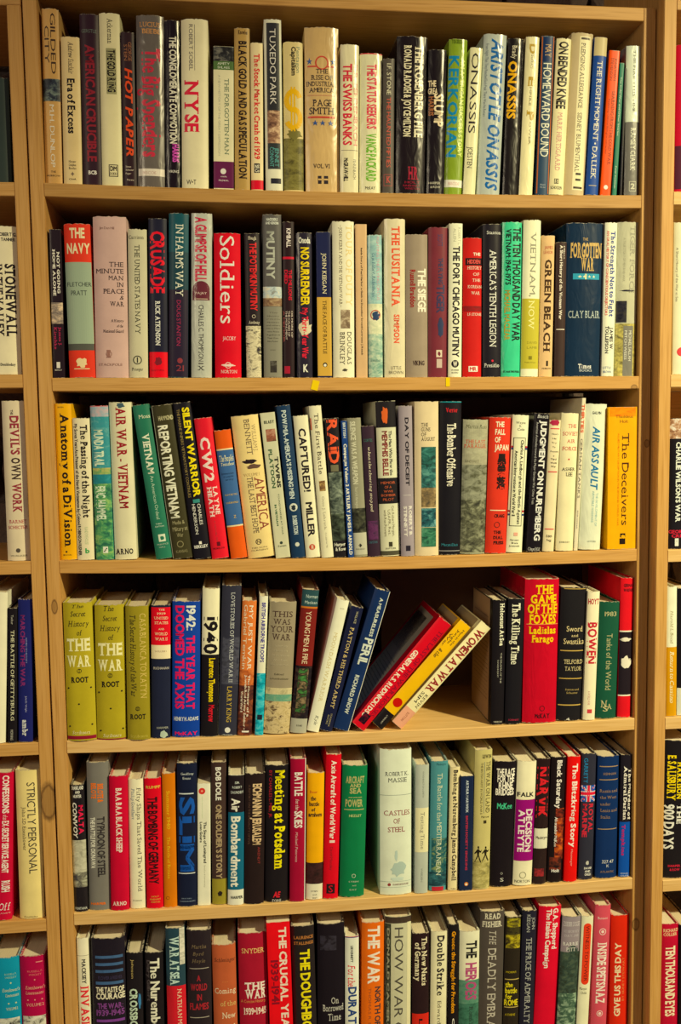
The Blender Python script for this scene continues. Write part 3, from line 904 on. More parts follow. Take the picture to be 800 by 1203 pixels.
V|e8e0d0|r|.22|.76|0.021|0.623|Soldiers
H|e8c8c0|s|.3|.8|0.712|0.739|JACOBY
O|e8d0c0|.5|0.913|.12
D|e8d0c0|.2|.8|0.902|0.925
H|e8d0c0|r|.22|.84|0.946|0.968|NORTON
>m2|.28447|.00348|1.15340|.02127|.20477|0.0051|2a2024|j|dark book titled The Potemkin Mutiny with black and white face photo at foot, second shelf
H|d8ccb0|r|.25|.8|0.021|0.045|Hough
V|c83434|S|.35|.78|0.065|0.534|THE POTEMKIN MUTINY
O|d8ccb0|.55|0.573|.12
H|d8ccb0|r|.2|.92|0.603|0.624|Anthony
P|d0c4a0 2c2428 8c8068|0|1|0.639|1.000
>m2|.31205|.00462|1.15320|.02655|.23186|0.0118|54504c|j|tall grey book titled Mutiny with small sea photo, second shelf
H|c8c8b8|S|.2|.8|0.024|0.040|HADDERS
H|c8c8b8|S|.15|.85|0.047|0.061|AND GENDIN
V|a8a898|S|.2|.62|0.104|0.395|MUTINY
P|a8b4b4 c8c0a8 6c5c48|0|1|0.440|0.516
P|7c6048 a08868 5c4030|0|1|0.509|0.559
B|7c7868|0|1|0.562|0.995
H|4c483c|s|.3|.75|0.595|0.603|The
H|4c483c|s|.2|.85|0.615|0.624|History
H|4c483c|s|.15|.9|0.634|0.642|of the crew
H|4c483c|s|.2|.85|0.654|0.662|Mutineers
H|4c483c|s|.15|.9|0.672|0.681|and others
H|4c483c|s|.15|.88|0.691|0.699|Navy Men
H|4c483c|s|.2|.85|0.711|0.719|who Rose
H|4c483c|s|.15|.9|0.731|0.739|Against It
H|4c483c|s|.2|.8|0.751|0.759|Their Own
H|4c483c|s|.22|.78|0.771|0.779|New Power
B|4c483c|.35|.65|0.827|0.829
P|38342c 58544c 2c2828|.35|.7|0.895|0.967
>m2|.33497|.00534|1.15302|.01636|.22186|0.0138|2c1c20|j|narrow dark book with red lines on its spine, second shelf
V|d8ccc0|S|.35|.7|0.043|0.163|KIMBALL
B|b82434|0|1|0.223|0.238
V|b82434|S|.5|.78|0.306|0.501|THE MILLIONS
V|b82434|S|.15|.4|0.306|0.396|DIED
V|c8b8a8|s|.72|.86|0.568|0.740|OR MORE OF
V|c8b8a8|s|.44|.6|0.568|0.733|THE CAUSES OF
V|c8b8a8|s|.22|.36|0.568|0.755|THE MONUMENT
V|b06058|s|.02|.14|0.568|0.770|A MEMOIR
B|982434|.1|.6|0.925|0.973
>m2|.35793|.00239|1.15282|.02248|.20649|0.0103|24202c|g|glossy dark book titled No Surrender in yellow, second shelf
H|d8d4c0|S|.15|.9|0.034|0.073|Onoda
D|c8bc9c|.1|1|0.585|0.722
V|e0c42c|S|.3|.8|0.102|0.501|NO SURRENDER
V|d03440|S|.35|.72|0.517|0.867|My Thirty-Year War
H|d8d4c0|S|.4|.72|0.910|0.959|K
>m2|.38720|.00338|1.15261|.02055|.20767|0.0035|1c2040|p|navy and gold paperback titled The Face of Battle, second shelf
B|c09848|0|1|0.445|0.988
V|dcd0a8|r|.4|.68|0.145|0.422|JOHN KEEGAN
V|2c2018|r|.4|.66|0.467|0.835|THE FACE OF BATTLE
C|201c18|.52|0.911|.16
C|e8e0c8|.52|0.914|.1
>m2|.41518|.00401|1.15240|.03121|.22362|0.0087|dcd4b4|j|white book titled Tour of Duty in pale gold, second shelf
V|d4bc80|r|.62|.9|0.025|0.541|TOUR OF DUTY
V|6c6050|r|.3|.44|0.025|0.548|····JOHN KERRY AND THE VIETNAM WAR····
P|8c7860 5c4838 c8b898|.36|.8|0.563|0.683
V|4c4438|r|.66|.86|0.705|0.914|DOUGLAS
V|4c4438|r|.32|.54|0.705|0.917|BRINKLEY
D|4c4438|.4|.7|0.941|0.962
>m2|.44176|.00493|1.15220|.01627|.21951|0.0054|c8a478|p|narrow plain tan book with one thin line of black type, second shelf
V|3c2c20|S|.46|.60|0.153|0.851|Inside Story of Pearl Harbor: a Guide to December Seventh Lawrence J. Roach
>m2|.46202|.00277|1.15211|.02076|.20462|0.0019|a0b8ac|g|pale teal book with cloudy sky and biplane emblem, second shelf
P|90b0a8 a8c0b4 80a0a0|0|1|0.006|0.481
P|c8c8a4 d8d4b0 b8bc9c|0|1|0.481|0.694
P|a0b49c 6c9080 c8ccac|0|1|0.694|0.997
V|b88890|s|.62|.8|0.014|0.456|FIGHTING THE FLYING CIRCUS
V|48687c|i|.3|.5|0.129|0.440|Capt. Eddie V. Rickenbacker
O|b05848|.5|0.560|.36
D|30405c|.2|.85|0.522|0.604
H|3c5c58|s|.15|.85|0.874|0.890|DOUBLEDAY
>m2|.49065|.00427|1.15188|.03050|.22793|0.0071|ccc09c|g|tall cream book with orange-red title The Lusitania, second shelf
V|d0583c|R|.36|.72|0.047|0.551|THE LUSITANIA
V|d0583c|R|.45|.7|0.600|0.784|SIMPSON
H|6c6450|s|.3|.8|0.928|0.949|LITTLE
H|6c6450|s|.2|.9|0.958|0.978|BROWN
>m2|.52343|.00462|1.15169|.03241|.20614|0.0048|90806c|j|taupe book titled The Siege with dark red author line, second shelf
V|dcd4bc|S|.55|.9|0.237|0.540|THE SIEGE
V|8c2424|S|.2|.42|0.245|0.507|Russell Braddon
H|3c2c28|S|.3|.84|0.883|0.914|VIKING
>m2|.55492|.00598|1.15153|.02893|.21674|0.0093|6c2c34|j|maroon book titled The Flying Tiger in dull navy, second shelf
V|30385c|s|.45|.7|0.047|0.125|SCOTT
V|34304c|S|.5|.72|0.203|0.379|THE FLYING
V|34304c|S|.42|.8|0.382|0.569|TIGER
D|2c3450|.45|.8|0.593|0.749
B|c8b8a0|.4|.7|0.816|0.865
D|6c2c34|.45|.65|0.826|0.858
B|b8a494|.42|.7|0.876|0.936
>m2|.57977|.00331|1.15140|.01973|.22217|0.0116|dcd8b8|j|white book with bold black title The Port Chicago Mutiny, second shelf
V|a8a48c|s|.65|.85|0.026|0.140|ROBERT L.
V|a8a48c|s|.3|.5|0.033|0.117|ALLEN
V|241c24|S|.3|.78|0.147|0.870|THE PORT CHICAGO MUTINY
C|1c1820|.5|0.912|.28
H|e8e0c8|S|.34|.66|0.897|0.928|W
H|2c2828|s|.2|.8|0.949|0.958|WARNER
H|2c2828|s|.25|.75|0.966|0.975|BOOKS
>m2|.60644|.00469|1.15122|.02772|.20199|0.0073|b42824|c|bright red book with small tilted black tag in its title, second shelf
H|dcc8b0|S|.5|.9|0.106|0.126|THE
B|2a181c|.1|.98|0.144|0.195
H|c85048|S|.2|.9|0.156|0.183|HIDDEN
H|dcc8b0|r|.2|.98|0.203|0.225|HISTORY
H|dcc8b0|r|.5|.84|0.249|0.270|OF
H|dcc8b0|r|.46|.9|0.292|0.312|THE
H|dcc8b0|r|.22|.98|0.338|0.359|KOREAN
H|dcc8b0|r|.4|.88|0.383|0.405|WAR
P|7c2020 941c20 6c2020|0|1|0.487|0.524
H|dcc8b0|r|.2|.96|0.537|0.556|I.F. STONE
B|e4dcc8|.28|.78|0.920|0.961
H|b42824|S|.34|.72|0.927|0.954|MR
>m2|.63537|.00246|1.15108|.02725|.22193|0.0027|201c24|j|black book titled America's Tenth Legion in white, second shelf
H|dcd8c8|r|.2|.98|0.046|0.067|Stanton
V|d8d4c4|r|.36|.72|0.168|0.802|AMERICA'S TENTH LEGION
C|c83440|.52|0.893|.06
H|dcd8c8|r|.08|.9|0.910|0.935|Presidio
>m2|.66431|.00399|1.15099|.02895|.22524|0.0110|48b484|g|mint green book titled The Ten Thousand Day War in black, second shelf
V|1c2420|S|.54|.94|0.035|0.767|THE TEN THOUSAND DAY WAR
V|1c2420|S|.18|.42|0.045|0.404|VIETNAM: 1945-1975
V|a08c3c|S|.14|.40|0.438|0.761|MICHAEL MACLEAR
H|1c2420|S|.1|.95|0.960|0.972|ST. MARTIN'S PRESS
>m2|.69253|.00241|1.15093|.02603|.22827|0.0175|dcd8b4|j|white and olive-yellow book titled Vietnam, Now, second shelf
B|b0a440|0|1|0.499|0.949
V|84806c|r|.4|.72|0.077|0.487|VIETNAM,
V|dcd490|r|.35|.68|0.510|0.696|NOW
H|847c30|s|.3|.9|0.773|0.788|DAVID
H|847c30|s|.3|.9|0.805|0.820|LAMB
B|746c28|.4|.6|0.867|0.890
H|847c30|s|.2|.85|0.903|0.912|PublicAffairs
>m2|.71815|.00609|1.15078|.01961|.20667|0.0175|cca878|c|peach book titled Green Beach in dark brown, second shelf
H|a44838|s|.2|.85|0.074|0.096|JAMES
H|a44838|s|.15|.85|0.108|0.129|LEASOR
V|3c2818|R|.28|.76|0.169|0.824|GREEN BEACH
B|2c2018|.5|.65|0.886|0.924
H|2c2018|s|.2|.9|0.935|0.947|MORROW
>m2|.73872|.00366|1.15061|.01551|.19692|0.0110|382824|j|narrow dark brown book about the Vietnam War with thin white title, second shelf
V|d8ccb8|S|.34|.6|0.024|0.573|A Short History of the Vietnam War
V|d8ccb8|s|.7|.82|0.030|0.125|Millett
B|c8bca8|.1|.9|0.643|0.650
>m2|.77512|.00565|1.15070|.05628|.22518|0.0138|14283c|g|very thick navy book with gold title The Forgotten War, second shelf
H|b89860|s|.42|.56|0.097|0.115|THE
H|bc9c60|R|.10|.96|0.133|0.222|FORGOTTEN
H|bc9c60|R|.38|.74|0.231|0.307|WAR
B|3c8ca0|.18|.9|0.328|0.366
H|e0d8b0|s|.3|.42|0.340|0.356|★
H|e0d8b0|s|.44|.52|0.340|0.356|★
B|dccc90|.5|.54|0.330|0.365
H|e0d8b0|s|.58|.66|0.340|0.356|★
H|e0d8b0|s|.7|.78|0.340|0.356|★
H|a8b0a8|r|.08|.94|0.570|0.616|CLAY BLAIR
H|e0dcd0|R|.36|.72|0.919|0.947|Times
H|c8ccc8|s|.4|.74|0.953|0.968|BOOKS
>m2|.81292|.00358|1.15039|.01831|.22565|0.0163|dcd8bc|j|white book with blue title The Strength Not to Fight, second shelf
V|24387c|R|.48|.82|0.056|0.609|The Strength Not to Fight
V|c06058|S|.14|.32|0.053|0.601|AN ORAL HISTORY OF CONSCIENTIOUS OBJECTORS
V|2c2830|R|.58|.84|0.677|0.829|JAMES W.
V|2c2830|R|.22|.46|0.670|0.852|TOLLEFSON
H|5c6c88|s|.1|.75|0.936|0.951|LITTLE
H|5c6c88|s|.1|.75|0.963|0.978|BROWN
>m2|.84091|.00602|1.15030|.03209|.22738|0.0112|aca88c|g|pale grey book titled Tiger Force with helmet photo, last on the second shelf
P|24242c 34302c 14141c|.02|.5|0.509|0.649
P|a09454 c0b060 605838|0|1|0.656|1.002
V|8c8874|r|.6|.84|0.024|0.455|TIGER FORCE
V|98947c|s|.28|.38|0.103|0.383|A TRUE STORY OF MEN AND WAR
D|24242c|.1|1|0.436|0.449
B|706c60|.36|.84|0.671|0.997
V|c8c4b0|s|.62|.76|0.702|0.899|MICHAEL SALLAH
V|c8c4b0|s|.42|.54|0.702|0.891|MITCH WEISS
>m3|.01210|.00352|.89562|.02320|.22425|0.0005|e4a824|j|bright yellow book titled Anatomy of a Division, first on the third shelf
H|5c4420|s|.2|.55|0.019|0.028|BURDEN
V|281c18|R|.34|.80|0.061|0.914|Anatomy of a DiVision
C|2c2018|.4|0.947|.06
H|5c4420|s|.2|.7|0.963|0.972|BEACON
>m3|.03641|.00316|.89489|.02367|.20409|0.0015|ccc09c|j|cream book titled The Passing of the Night, third shelf
V|241c1c|R|.46|.84|0.048|0.699|The Passing of the Night
V|2c2424|S|.1|.28|0.040|0.968|My Seven Years As a Prisoner of the North Vietnamese by Colonel ROBINSON RISNER
V|a8b088|s|.5|.7|0.765|0.889|RANDOM HOUSE
H|3c8c4c|S|.5|.75|0.918|0.951|b
>m3|.06353|.00436|.89422|.02524|.22210|-0.0038|3c9498|g|glossy blue-green jungle-photo book titled Munda Trail, third shelf
B|c03838|0|1|-0.005|0.006
P|a8a0a0 8ca0a4 b89c9c|0|1|0.006|0.071
P|3c8488 448488 5c9490|0|1|0.071|0.405
P|8c9c5c b0a464 5c8c5c|0|1|0.401|0.446
P|2c747c 388488 2c6c70|0|1|0.443|0.504
P|4c8858 2c5c48 8cac64|0|1|0.504|0.997
V|ccd8b8|S|.15|.65|0.155|0.390|MUNDA TRAIL
V|ccd8b8|S|.15|.65|0.519|0.595|ERIC
V|ccd8b8|S|.15|.65|0.610|0.744|HAMMEL
B|e0e0c8|.42|.7|0.913|0.956
C|282828|.5|0.944|.04
C|282828|.56|0.935|.04
C|282828|.62|0.926|.04
>m3|.09306|.00573|.89354|.03133|.22752|-0.0050|ccc4a0|j|tall cream book with dark red title Air War Vietnam, third shelf
V|8c2428|R|.32|.72|0.033|0.671|AIR WAR - VIETNAM
H|241c1c|R|.05|.85|0.931|0.964|ARNO
D|40545c|.3|.75|0.001|0.040
>m3|.14802|.00581|.89339|.02302|.22529|-0.1212|2c6850|j|green book leaning left titled Vietnam An American Ordeal, third shelf
H|c8c8a8|r|.3|.98|0.065|0.089|Moss
V|dcdcc0|R|.32|.72|0.186|0.445|VIETNAM
V|a8bca0|s|.42|.62|0.457|0.741|An American Ordeal
H|b8c8b0|s|.3|.7|0.767|0.776|THIRD
H|b8c8b0|s|.25|.8|0.784|0.793|EDITION
B|c8ccb0|.35|.78|0.840|0.888
D|2c6850|.42|.72|0.849|0.882
H|a8b8a0|s|.2|.9|0.901|0.910|PRENTICE
H|a8b8a0|s|.3|.7|0.919|0.928|HALL
>m3|.17573|.00448|.89308|.02981|.22468|-0.1095|383420|j|dark olive book leaning left titled Reporting Vietnam, third shelf
H|b0a880|S|.25|.95|0.072|0.099|HAMMOND
V|dcd8bc|S|.18|.62|0.131|0.733|REPORTING VIETNAM
H|98906c|s|.22|.8|0.751|0.775|Media &
H|98906c|s|.18|.9|0.791|0.818|Military at
H|98906c|s|.35|.65|0.832|0.858|War
O|88805c|.45|0.905|.16
H|88805c|s|.2|.75|0.943|0.961|KANSAS
B|c8c4a4|.0|.025|0.006|0.992
>m3|.20360|.00192|.89210|.02420|.22865|-0.1070|1a1820|j|black book titled Silent Warrior in yellow, leaning left on the third shelf
V|d8c434|S|.5|.88|0.034|0.602|SILENT WARRIOR
V|94804c|s|.16|.32|0.041|0.602|THE MARINE SNIPERS VIETNAM STORY CONTINUES
V|dcd8c8|s|.62|.8|0.647|0.782|CHARLES
V|dcd8c8|s|.3|.48|0.647|0.839|HENDERSON
B|3c7c74|.4|.8|0.617|0.640
B|e4dcc8|.42|.58|0.887|0.905
H|dcd8c8|S|.1|.92|0.911|0.929|BERKLEY
>m3|.22957|.00449|.89154|.02452|.20640|-0.1015|cc2c34|j|red book with large pale title CW2, leaning left on the third shelf
V|e4ccc0|R|.2|.72|0.136|0.452|CW2
V|dcc4b8|R|.58|.82|0.485|0.685|LAYNE
V|dcc4b8|R|.24|.48|0.485|0.702|HEATH
V|a04040|s|.4|.48|0.727|0.877|A NOVEL OF
B|5c1820|.4|.6|0.880|0.910
H|5c1820|s|.15|.85|0.920|0.933|MORROW
>m3|.25695|.00273|.89107|.02375|.18915|-0.1078|cc5828|c|short orange book with a broad blue band, third shelf
B|3c5c88|0|1|0.155|0.738
B|d8c494|0|1|0.144|0.155
B|d8c494|0|1|0.738|0.749
H|dcd4a4|i|.1|.95|0.195|0.242|The People's
H|dcd4a4|i|.15|.95|0.253|0.275|Testament
H|203450|s|.1|.85|0.328|0.343|Eyewitness accounts
H|203450|s|.2|.8|0.352|0.366|of a peaceful
H|203450|s|.3|.8|0.375|0.390|army
H|c8a850|s|.15|.9|0.494|0.507|KAY BOYLE
H|c8a850|s|.15|.9|0.556|0.569|LOUIS BROMFIELD
H|c8a850|r|.5|.65|0.661|0.683|Z
>m3|.28975|.00516|.89132|.03952|.20938|-0.0987|d4bc80|j|thick cream volume with small eagle and brown title America, third shelf
V|94805c|r|.70|.84|0.066|0.256|WILLIAM J.
V|6c5c48|r|.44|.64|0.025|0.275|BENNETT
D|2c2024|.2|.8|0.302|0.341
D|5c4438|.3|.9|0.338|0.379
V|7c3830|r|.58|.92|0.434|0.808|AMERICA
V|5c4c40|r|.32|.52|0.429|0.824|THE LAST BEST HOPE
H|b09868|r|.2|.8|0.404|0.424|VOLUME I
O|3c3028|.46|0.887|.11
H|3c3028|s|.4|.52|0.875|0.898|N
H|8c7c5c|s|.2|.75|0.923|0.933|NELSON
H|8c7c5c|s|.15|.8|0.941|0.951|CURRENT
>m3|.32148|.00597|.88971|.02131|.21429|-0.0890|bcb898|p|pale paperback with tiny square photo titled Twins Platoon, third shelf
H|2c3428|R|.2|.9|0.055|0.074|BRADY
P|8c5440 5c4434 b08870|.25|.9|0.113|0.197
V|1c2420|S|.64|.88|0.303|0.516|TWINS
V|40583c|S|.28|.52|0.250|0.516|PLATOON
V|4c5c48|s|.6|.7|0.556|0.839|YOUNG MARINES AT WAR
V|3c5c40|S|.3|.42|0.629|0.777|IN VIETNAM
H|3c4838|s|.2|.8|0.911|0.923|Zenith
C|2c3830|.48|0.895|.1
>m3|.34408|.00407|.88926|.01983|.22518|-0.0825|1c3450|j|navy book about missing men with thin white vertical title, third shelf
V|c0c8c0|S|.32|.64|0.034|0.609|POW/MIA-AMERICA'S MISSING MEN
C|c8c8b8|.5|0.666|.3
D|242c34|.3|.7|0.645|0.691
V|c0c8c0|S|.35|.65|0.721|0.844|ROBERTSON
C|c8c8b8|.5|0.911|.16
>m3|.36673|.00452|.88902|.02232|.21001|-0.0746|e0d8b4|j|white book with black outlined title Captured!, third shelf
V|2c2428|S|.26|.7|0.090|0.535|CAPTURED!
V|2c2428|S|.28|.7|0.607|0.851|MILLER
C|b84c34|.45|0.925|.2
H|e0d0b0|R|.38|.54|0.912|0.940|H
>m3|.38719|.00183|.88854|.01769|.22430|-0.0691|dcd4b0|j|tall white book titled The First Battle in thin black, third shelf
V|3c3028|r|.36|.70|0.051|0.448|The First Battle
P|7c5c3c c8a868 4c3424|.3|.8|0.491|0.559
V|9c947c|r|.42|.62|0.594|0.815|Otto J. Lehrack
V|a8a088|s|.45|.56|0.833|0.933|CASEMATE
B|c86850|0|.1|0.079|0.156
>m3|.40680|.00420|.88827|.02059|.20572|-0.0511|242024|j|dark book with orange stencil title Raid, third shelf
V|dc5c3c|S|.14|.82|0.009|0.324|RAID
B|6c6850|.2|.75|0.333|0.380
P|5c6458 2c3430 8c9480|0|1|0.386|0.686
P|3c4438 242820 5c6450|0|1|0.686|0.880
H|d0ccb8|S|.1|.9|0.895|0.918|Harper
H|d0ccb8|S|.15|.9|0.929|0.952|& Row
>m3|.42183|.00215|.88773|.00848|.20226|-0.0403|244078|p|very narrow blue book with white spine print, third shelf
V|c0c4bc|S|.3|.7|0.014|0.125|BRITISH
V|e0dcc8|S|.25|.75|0.168|0.980|Campaigns Volume 2 ARTILLERY JAMES R. ARNOLD
>m3|.43726|.00457|.88789|.02017|.20593|-0.0405|8c8870|j|grey book titled Silence Was a Weapon with field photo at foot, third shelf
V|c4c0a4|S|.2|.55|0.024|0.473|SILENCE WAS A WEAPON
V|c4c0a4|s|.3|.5|0.495|0.647|Stuart A. Herrington
P|3c3c30 242420 5c5c48|0|1|0.647|0.824
B|b4b098|0|1|0.824|0.984
H|2c2c28|S|.35|.6|0.908|0.925|♦
H|4c4c44|s|.15|.8|0.938|0.949|PRESIDIO
>m3|.45694|.00332|.88768|.01812|.19464|-0.0396|342430|j|dark purple-brown book with flowing white script title, third shelf
H|3c6c60|s|.1|.8|0.101|0.122|CORTES
V|d0c4a8|i|.4|.62|0.163|0.654|when the cheering stopped
P|5c3054 482444 342438|.1|.9|0.725|0.868
H|486c78|s|.1|.8|0.879|0.897|CAPSTAN
>m3|.48210|.00534|.88758|.02954|.23013|-0.0260|ccc8a8|j|tall book of black and cream blocks titled Memphis Belle, third shelf
B|242024|0|1|-0.002|0.168
D|c86034|.25|.65|0.024|0.152
V|4c4840|S|.6|.74|0.190|0.477|The Man Who Flew the
V|7c2c2c|S|.26|.52|0.190|0.477|MEMPHIS BELLE
B|242024|0|1|0.492|0.658
H|b85c3c|s|.12|.85|0.515|0.531|MEMOIR
H|b85c3c|s|.3|.65|0.543|0.559|OF A
H|b85c3c|s|.25|.7|0.571|0.586|WWII
H|b85c3c|s|.12|.85|0.596|0.611|BOMBER
H|b85c3c|s|.2|.75|0.623|0.639|PILOT
V|8c8468|s|.62|.74|0.673|0.870|Col. Robert Morgan,
V|8c8468|s|.42|.54|0.696|0.862|USAFR, Ret.
V|8c8468|s|.22|.34|0.696|0.870|with Ron Powers
B|3c3828|.42|.6|0.907|0.937
H|4c483c|s|.25|.75|0.944|0.954|DUTTON
B|4c4838|0|1|0.965|0.993
>m3|.50727|.00174|.88714|.01978|.22343|-0.0099|94888c|j|lavender-grey book titled Day of Deceit, third shelf
V|242028|S|.44|.7|0.078|0.529|DAY OF DECEIT
B|c8c0b8|.2|.8|0.590|0.593
V|d8d0c4|S|.62|.84|0.664|0.866|ROBERT B.
V|d8d0c4|S|.24|.46|0.664|0.866|STINNETT
B|282430|.35|.7|0.928|0.964
>m3|.53634|.00205|.88695|.03574|.22944|0.0041|d4c098|j|thick cream book with teal photo mosaic titled The Guns of August, third shelf
H|2c2420|r|.26|.54|0.138|0.162|THE
H|2c2420|r|.26|.64|0.168|0.192|GUNS
H|2c2420|r|.26|.46|0.200|0.223|OF
H|2c2420|r|.26|.84|0.230|0.253|AUGUST
P|2c5c54 1c3834 488074|.26|.88|0.292|0.423
P|30605c 243434 609084|.26|.88|0.423|0.556
P|7c6848 4c4438 a08860|.26|.88|0.556|0.683
P|2c5c60 1c343c 709c98|.26|.88|0.689|0.812
P|3c7458 244438 608c70|.26|.88|0.815|0.941
>m3|.57091|.00492|.88710|.03198|.22911|0.0153|1c1a20|j|black book with teal head edge titled The Bomber Offensive, third shelf
B|2c8890|0|1|-0.008|0.008
H|c43034|R|.25|.8|0.044|0.070|Verrier
V|dcd4bc|R|.34|.72|0.142|0.550|The Bomber Offensive
H|3c7c88|r|.12|.9|0.924|0.942|Macmillan
B|8c8884|0|1|0.971|0.977
>m3|.60615|.00407|.88745|.03750|.20138|0.0289|949478|j|grey-green landscape-photo book titled The Last Parallel, third shelf
P|a09c80 949078 aca88c|0|1|0.000|0.334
P|7c7c68 50503c 94947c|0|1|0.334|0.595
P|5c5c48 34342c 949478|0|1|0.595|0.987
H|54543c|i|.1|.95|0.038|0.066|Martin Russ
H|b84c34|r|.1|.9|0.150|0.176|THE LAST
H|b84c34|r|.05|.95|0.183|0.209|PARALLEL
H|7c7860|s|.1|.65|0.299|0.318|RINEHART
>m3|.64171|.00436|.88760|.03196|.20429|0.0370|c83c2c|c|red book with black brush characters titled The Fall of Japan, third shelf
H|dcd4b4|S|.28|.68|0.034|0.071|THE
H|dcd4b4|S|.26|.74|0.089|0.127|FALL
H|dcd4b4|S|.26|.52|0.146|0.184|OF
H|dcd4b4|S|.26|.94|0.201|0.241|JAPAN
H|241818|S|.4|.85|0.282|0.351|暴
H|241818|S|.4|.85|0.368|0.437|零
H|241818|S|.4|.85|0.451|0.516|落
B|dcc8a0|.15|.9|0.679|0.686
H|241818|S|.35|.85|0.712|0.734|CRAIG
O|5c2420|.5|0.789|.14
H|241818|R|.35|.7|0.834|0.855|THE
H|241818|R|.35|.8|0.872|0.894|DIAL
H|241818|R|.35|.85|0.910|0.932|PRESS
>m3|.67045|.00572|.88775|.02454|.20719|0.0508|dcd8b4|j|white book with a black outlined title box between red and black books, third shelf
H|2c2824|s|.2|.8|0.048|0.065|Wayne
H|2c2824|s|.4|.55|0.072|0.088|S.
H|2c2824|s|.3|.75|0.096|0.113|Cole
B|a83438|0|1|0.224|0.237
B|28406c|0|1|0.237|0.251
B|a83438|0|1|0.691|0.705
B|28406c|0|1|0.717|0.730
B|d8d4b0|.1|.86|0.166|0.805
X|2c2824|.1|.86|0.164|0.807
V|241c20|S|.56|.74|0.181|0.793|Charles A. Lindbergh and the Battle Against
V|241c20|S|.22|.4|0.258|0.734|American Intervention in World War II
B|d8a088|.4|.65|0.853|0.878
H|2c2824|s|.2|.75|0.901|0.914|Harcourt
H|2c2824|s|.3|.7|0.923|0.936|Brace
H|2c2824|s|.15|.8|0.945|0.958|Jovanovich
>m3|.70019|.00394|.88798|.02290|.20912|0.0592|1c181c|g|black scuffed book titled Judgment on Nuremberg in white, third shelf
H|c8c4b8|i|.2|.95|0.011|0.035|Bosch
V|dcd8cc|S|.46|.84|0.051|0.917|JUDGMENT ON NUREMBERG
V|b8b4ac|s|.16|.3|0.065|0.655|American Attitudes toward the Major German War Crime Trials
H|c8c4b8|i|.1|.9|0.967|0.989|Chapel Hill
>m3|.72313|.00555|.88791|.01739|.19899|0.0529|d8c8a0|c|narrow cream book with torn red head and short red rules, third shelf
D|a02c44|0|1|-0.005|0.048
B|c43840|.1|.9|0.064|0.071
H|2c2420|s|.25|.8|0.101|0.114|How's
H|2c2420|s|.3|.65|0.135|0.148|He
H|2c2420|s|.25|.7|0.167|0.180|Try
H|2c2420|s|.35|.6|0.199|0.212|To
H|2c2420|s|.2|.9|0.233|0.245|Prevent
H|2c2420|s|.45|.55|0.265|0.277|a
H|2c2420|s|.25|.75|0.290|0.304|Third
H|2c2420|s|.25|.8|0.318|0.332|World
H|2c2420|s|.3|.75|0.345|0.359|War
B|c43840|.1|.9|0.389|0.396
B|c43840|.1|.9|0.825|0.832
H|2c2420|s|.25|.75|0.873|0.891|Edith
H|2c2420|s|.3|.7|0.903|0.921|Fogg
>m3|.74858|.00405|.88820|.02633|.20847|0.0375|e0d4a8|c|cream book with red stacked title The Soviet Air Force, third shelf
H|b84040|r|.38|.88|0.081|0.107|THE
H|b84040|r|.1|.98|0.136|0.163|SOVIET
H|b84040|r|.34|.84|0.190|0.215|AIR
H|b84040|r|.1|.95|0.243|0.270|FORCE
C|b84040|.5|0.334|.05
H|2c2828|r|.12|.9|0.394|0.417|ASHER
H|2c2828|r|.35|.75|0.429|0.455|LEE
H|6c6850|s|.15|.75|0.930|0.942|JOHN DAY
>m3|.76612|.00613|.88792|.00596|.23102|0.0486|d8ccac|p|very thin cream book about German tanks behind the pale green one, third shelf
V|c85838|S|.1|.8|0.039|0.227|THIRTIES
V|34302c|r|.2|.75|0.265|0.654|GERMAN TANKS
V|6c6458|s|.3|.6|0.735|0.854|PETER COWAN
>m3|.78812|.00483|.88883|.03336|.22115|0.0407|d4d4b8|g|pale green-white book with blue italic title Air Assault, third shelf
H|4c4c44|S|.3|.72|0.054|0.071|GALVIN
V|2c6c94|I|.38|.7|0.153|0.588|AIR ASSAULT
V|88a8a4|s|.66|.76|0.608|0.837|THE DEVELOPMENT OF
V|88a8a4|s|.48|.58|0.595|0.811|AIRMOBILE WARFARE
H|9ca090|s|.35|.75|0.936|0.949|HAWTHORN
>m3|.83700|.00224|.88882|.04498|.21549|-0.0019|f4b01c|p|thick yellow-orange paperback titled The Deceivers, last on the third shelf
P|e88828 f09828 d87020|.05|.95|0.001|0.065
H|7c4420|s|.25|.85|0.056|0.076|Thaddeus
H|7c4420|s|.4|.68|0.090|0.110|Holt
V|4c2c18|r|.48|.72|0.183|0.830|The Deceivers
V|c86c28|s|.33|.38|0.183|0.834|ALLIED MILITARY DECEPTION IN THE SECOND WORLD WAR
B|2c2018|.44|.62|0.888|0.915
B|2c2018|.42|.62|0.924|0.965
D|f4b01c|.46|.62|0.895|0.928
>m4|.02186|-.00268|.62965|.04108|.20499|0.0026|a09030|s|olive book with large cream title The War, volume one, first on the fourth shelf
B|7c1c2c|0|1|0.964|0.989
H|28241c|i|.32|.72|0.018|0.041|The
H|28241c|i|.26|.78|0.065|0.102|Secret
H|28241c|i|.16|.88|0.133|0.173|History
H|28241c|i|.46|.64|0.200|0.237|of
H|dcd4a0|R|.1|.9|0.264|0.346|THE
H|dcd4a0|R|.08|.9|0.386|0.460|WAR
O|28241c|.5|0.493|.08
H|28241c|r|.48|.52|0.482|0.504|I
H|28241c|R|.2|.8|0.538|0.575|ROOT
C|28241c|.1|0.616|.03
C|28241c|.88|0.616|.03
C|28241c|.45|0.732|.03
C|28241c|.1|0.893|.03
C|28241c|.88|0.884|.03
H|d8cc98|i|.18|.8|0.927|0.950|Scribners
>m4|.06397|-.00017|.62819|.04214|.20093|0.0166|a09030|s|olive book with large cream title The War, volume two, fourth shelf
B|7c1c2c|0|1|0.990|1.009
H|28241c|i|.32|.66|0.009|0.047|The
H|28241c|i|.28|.76|0.081|0.119|Secret
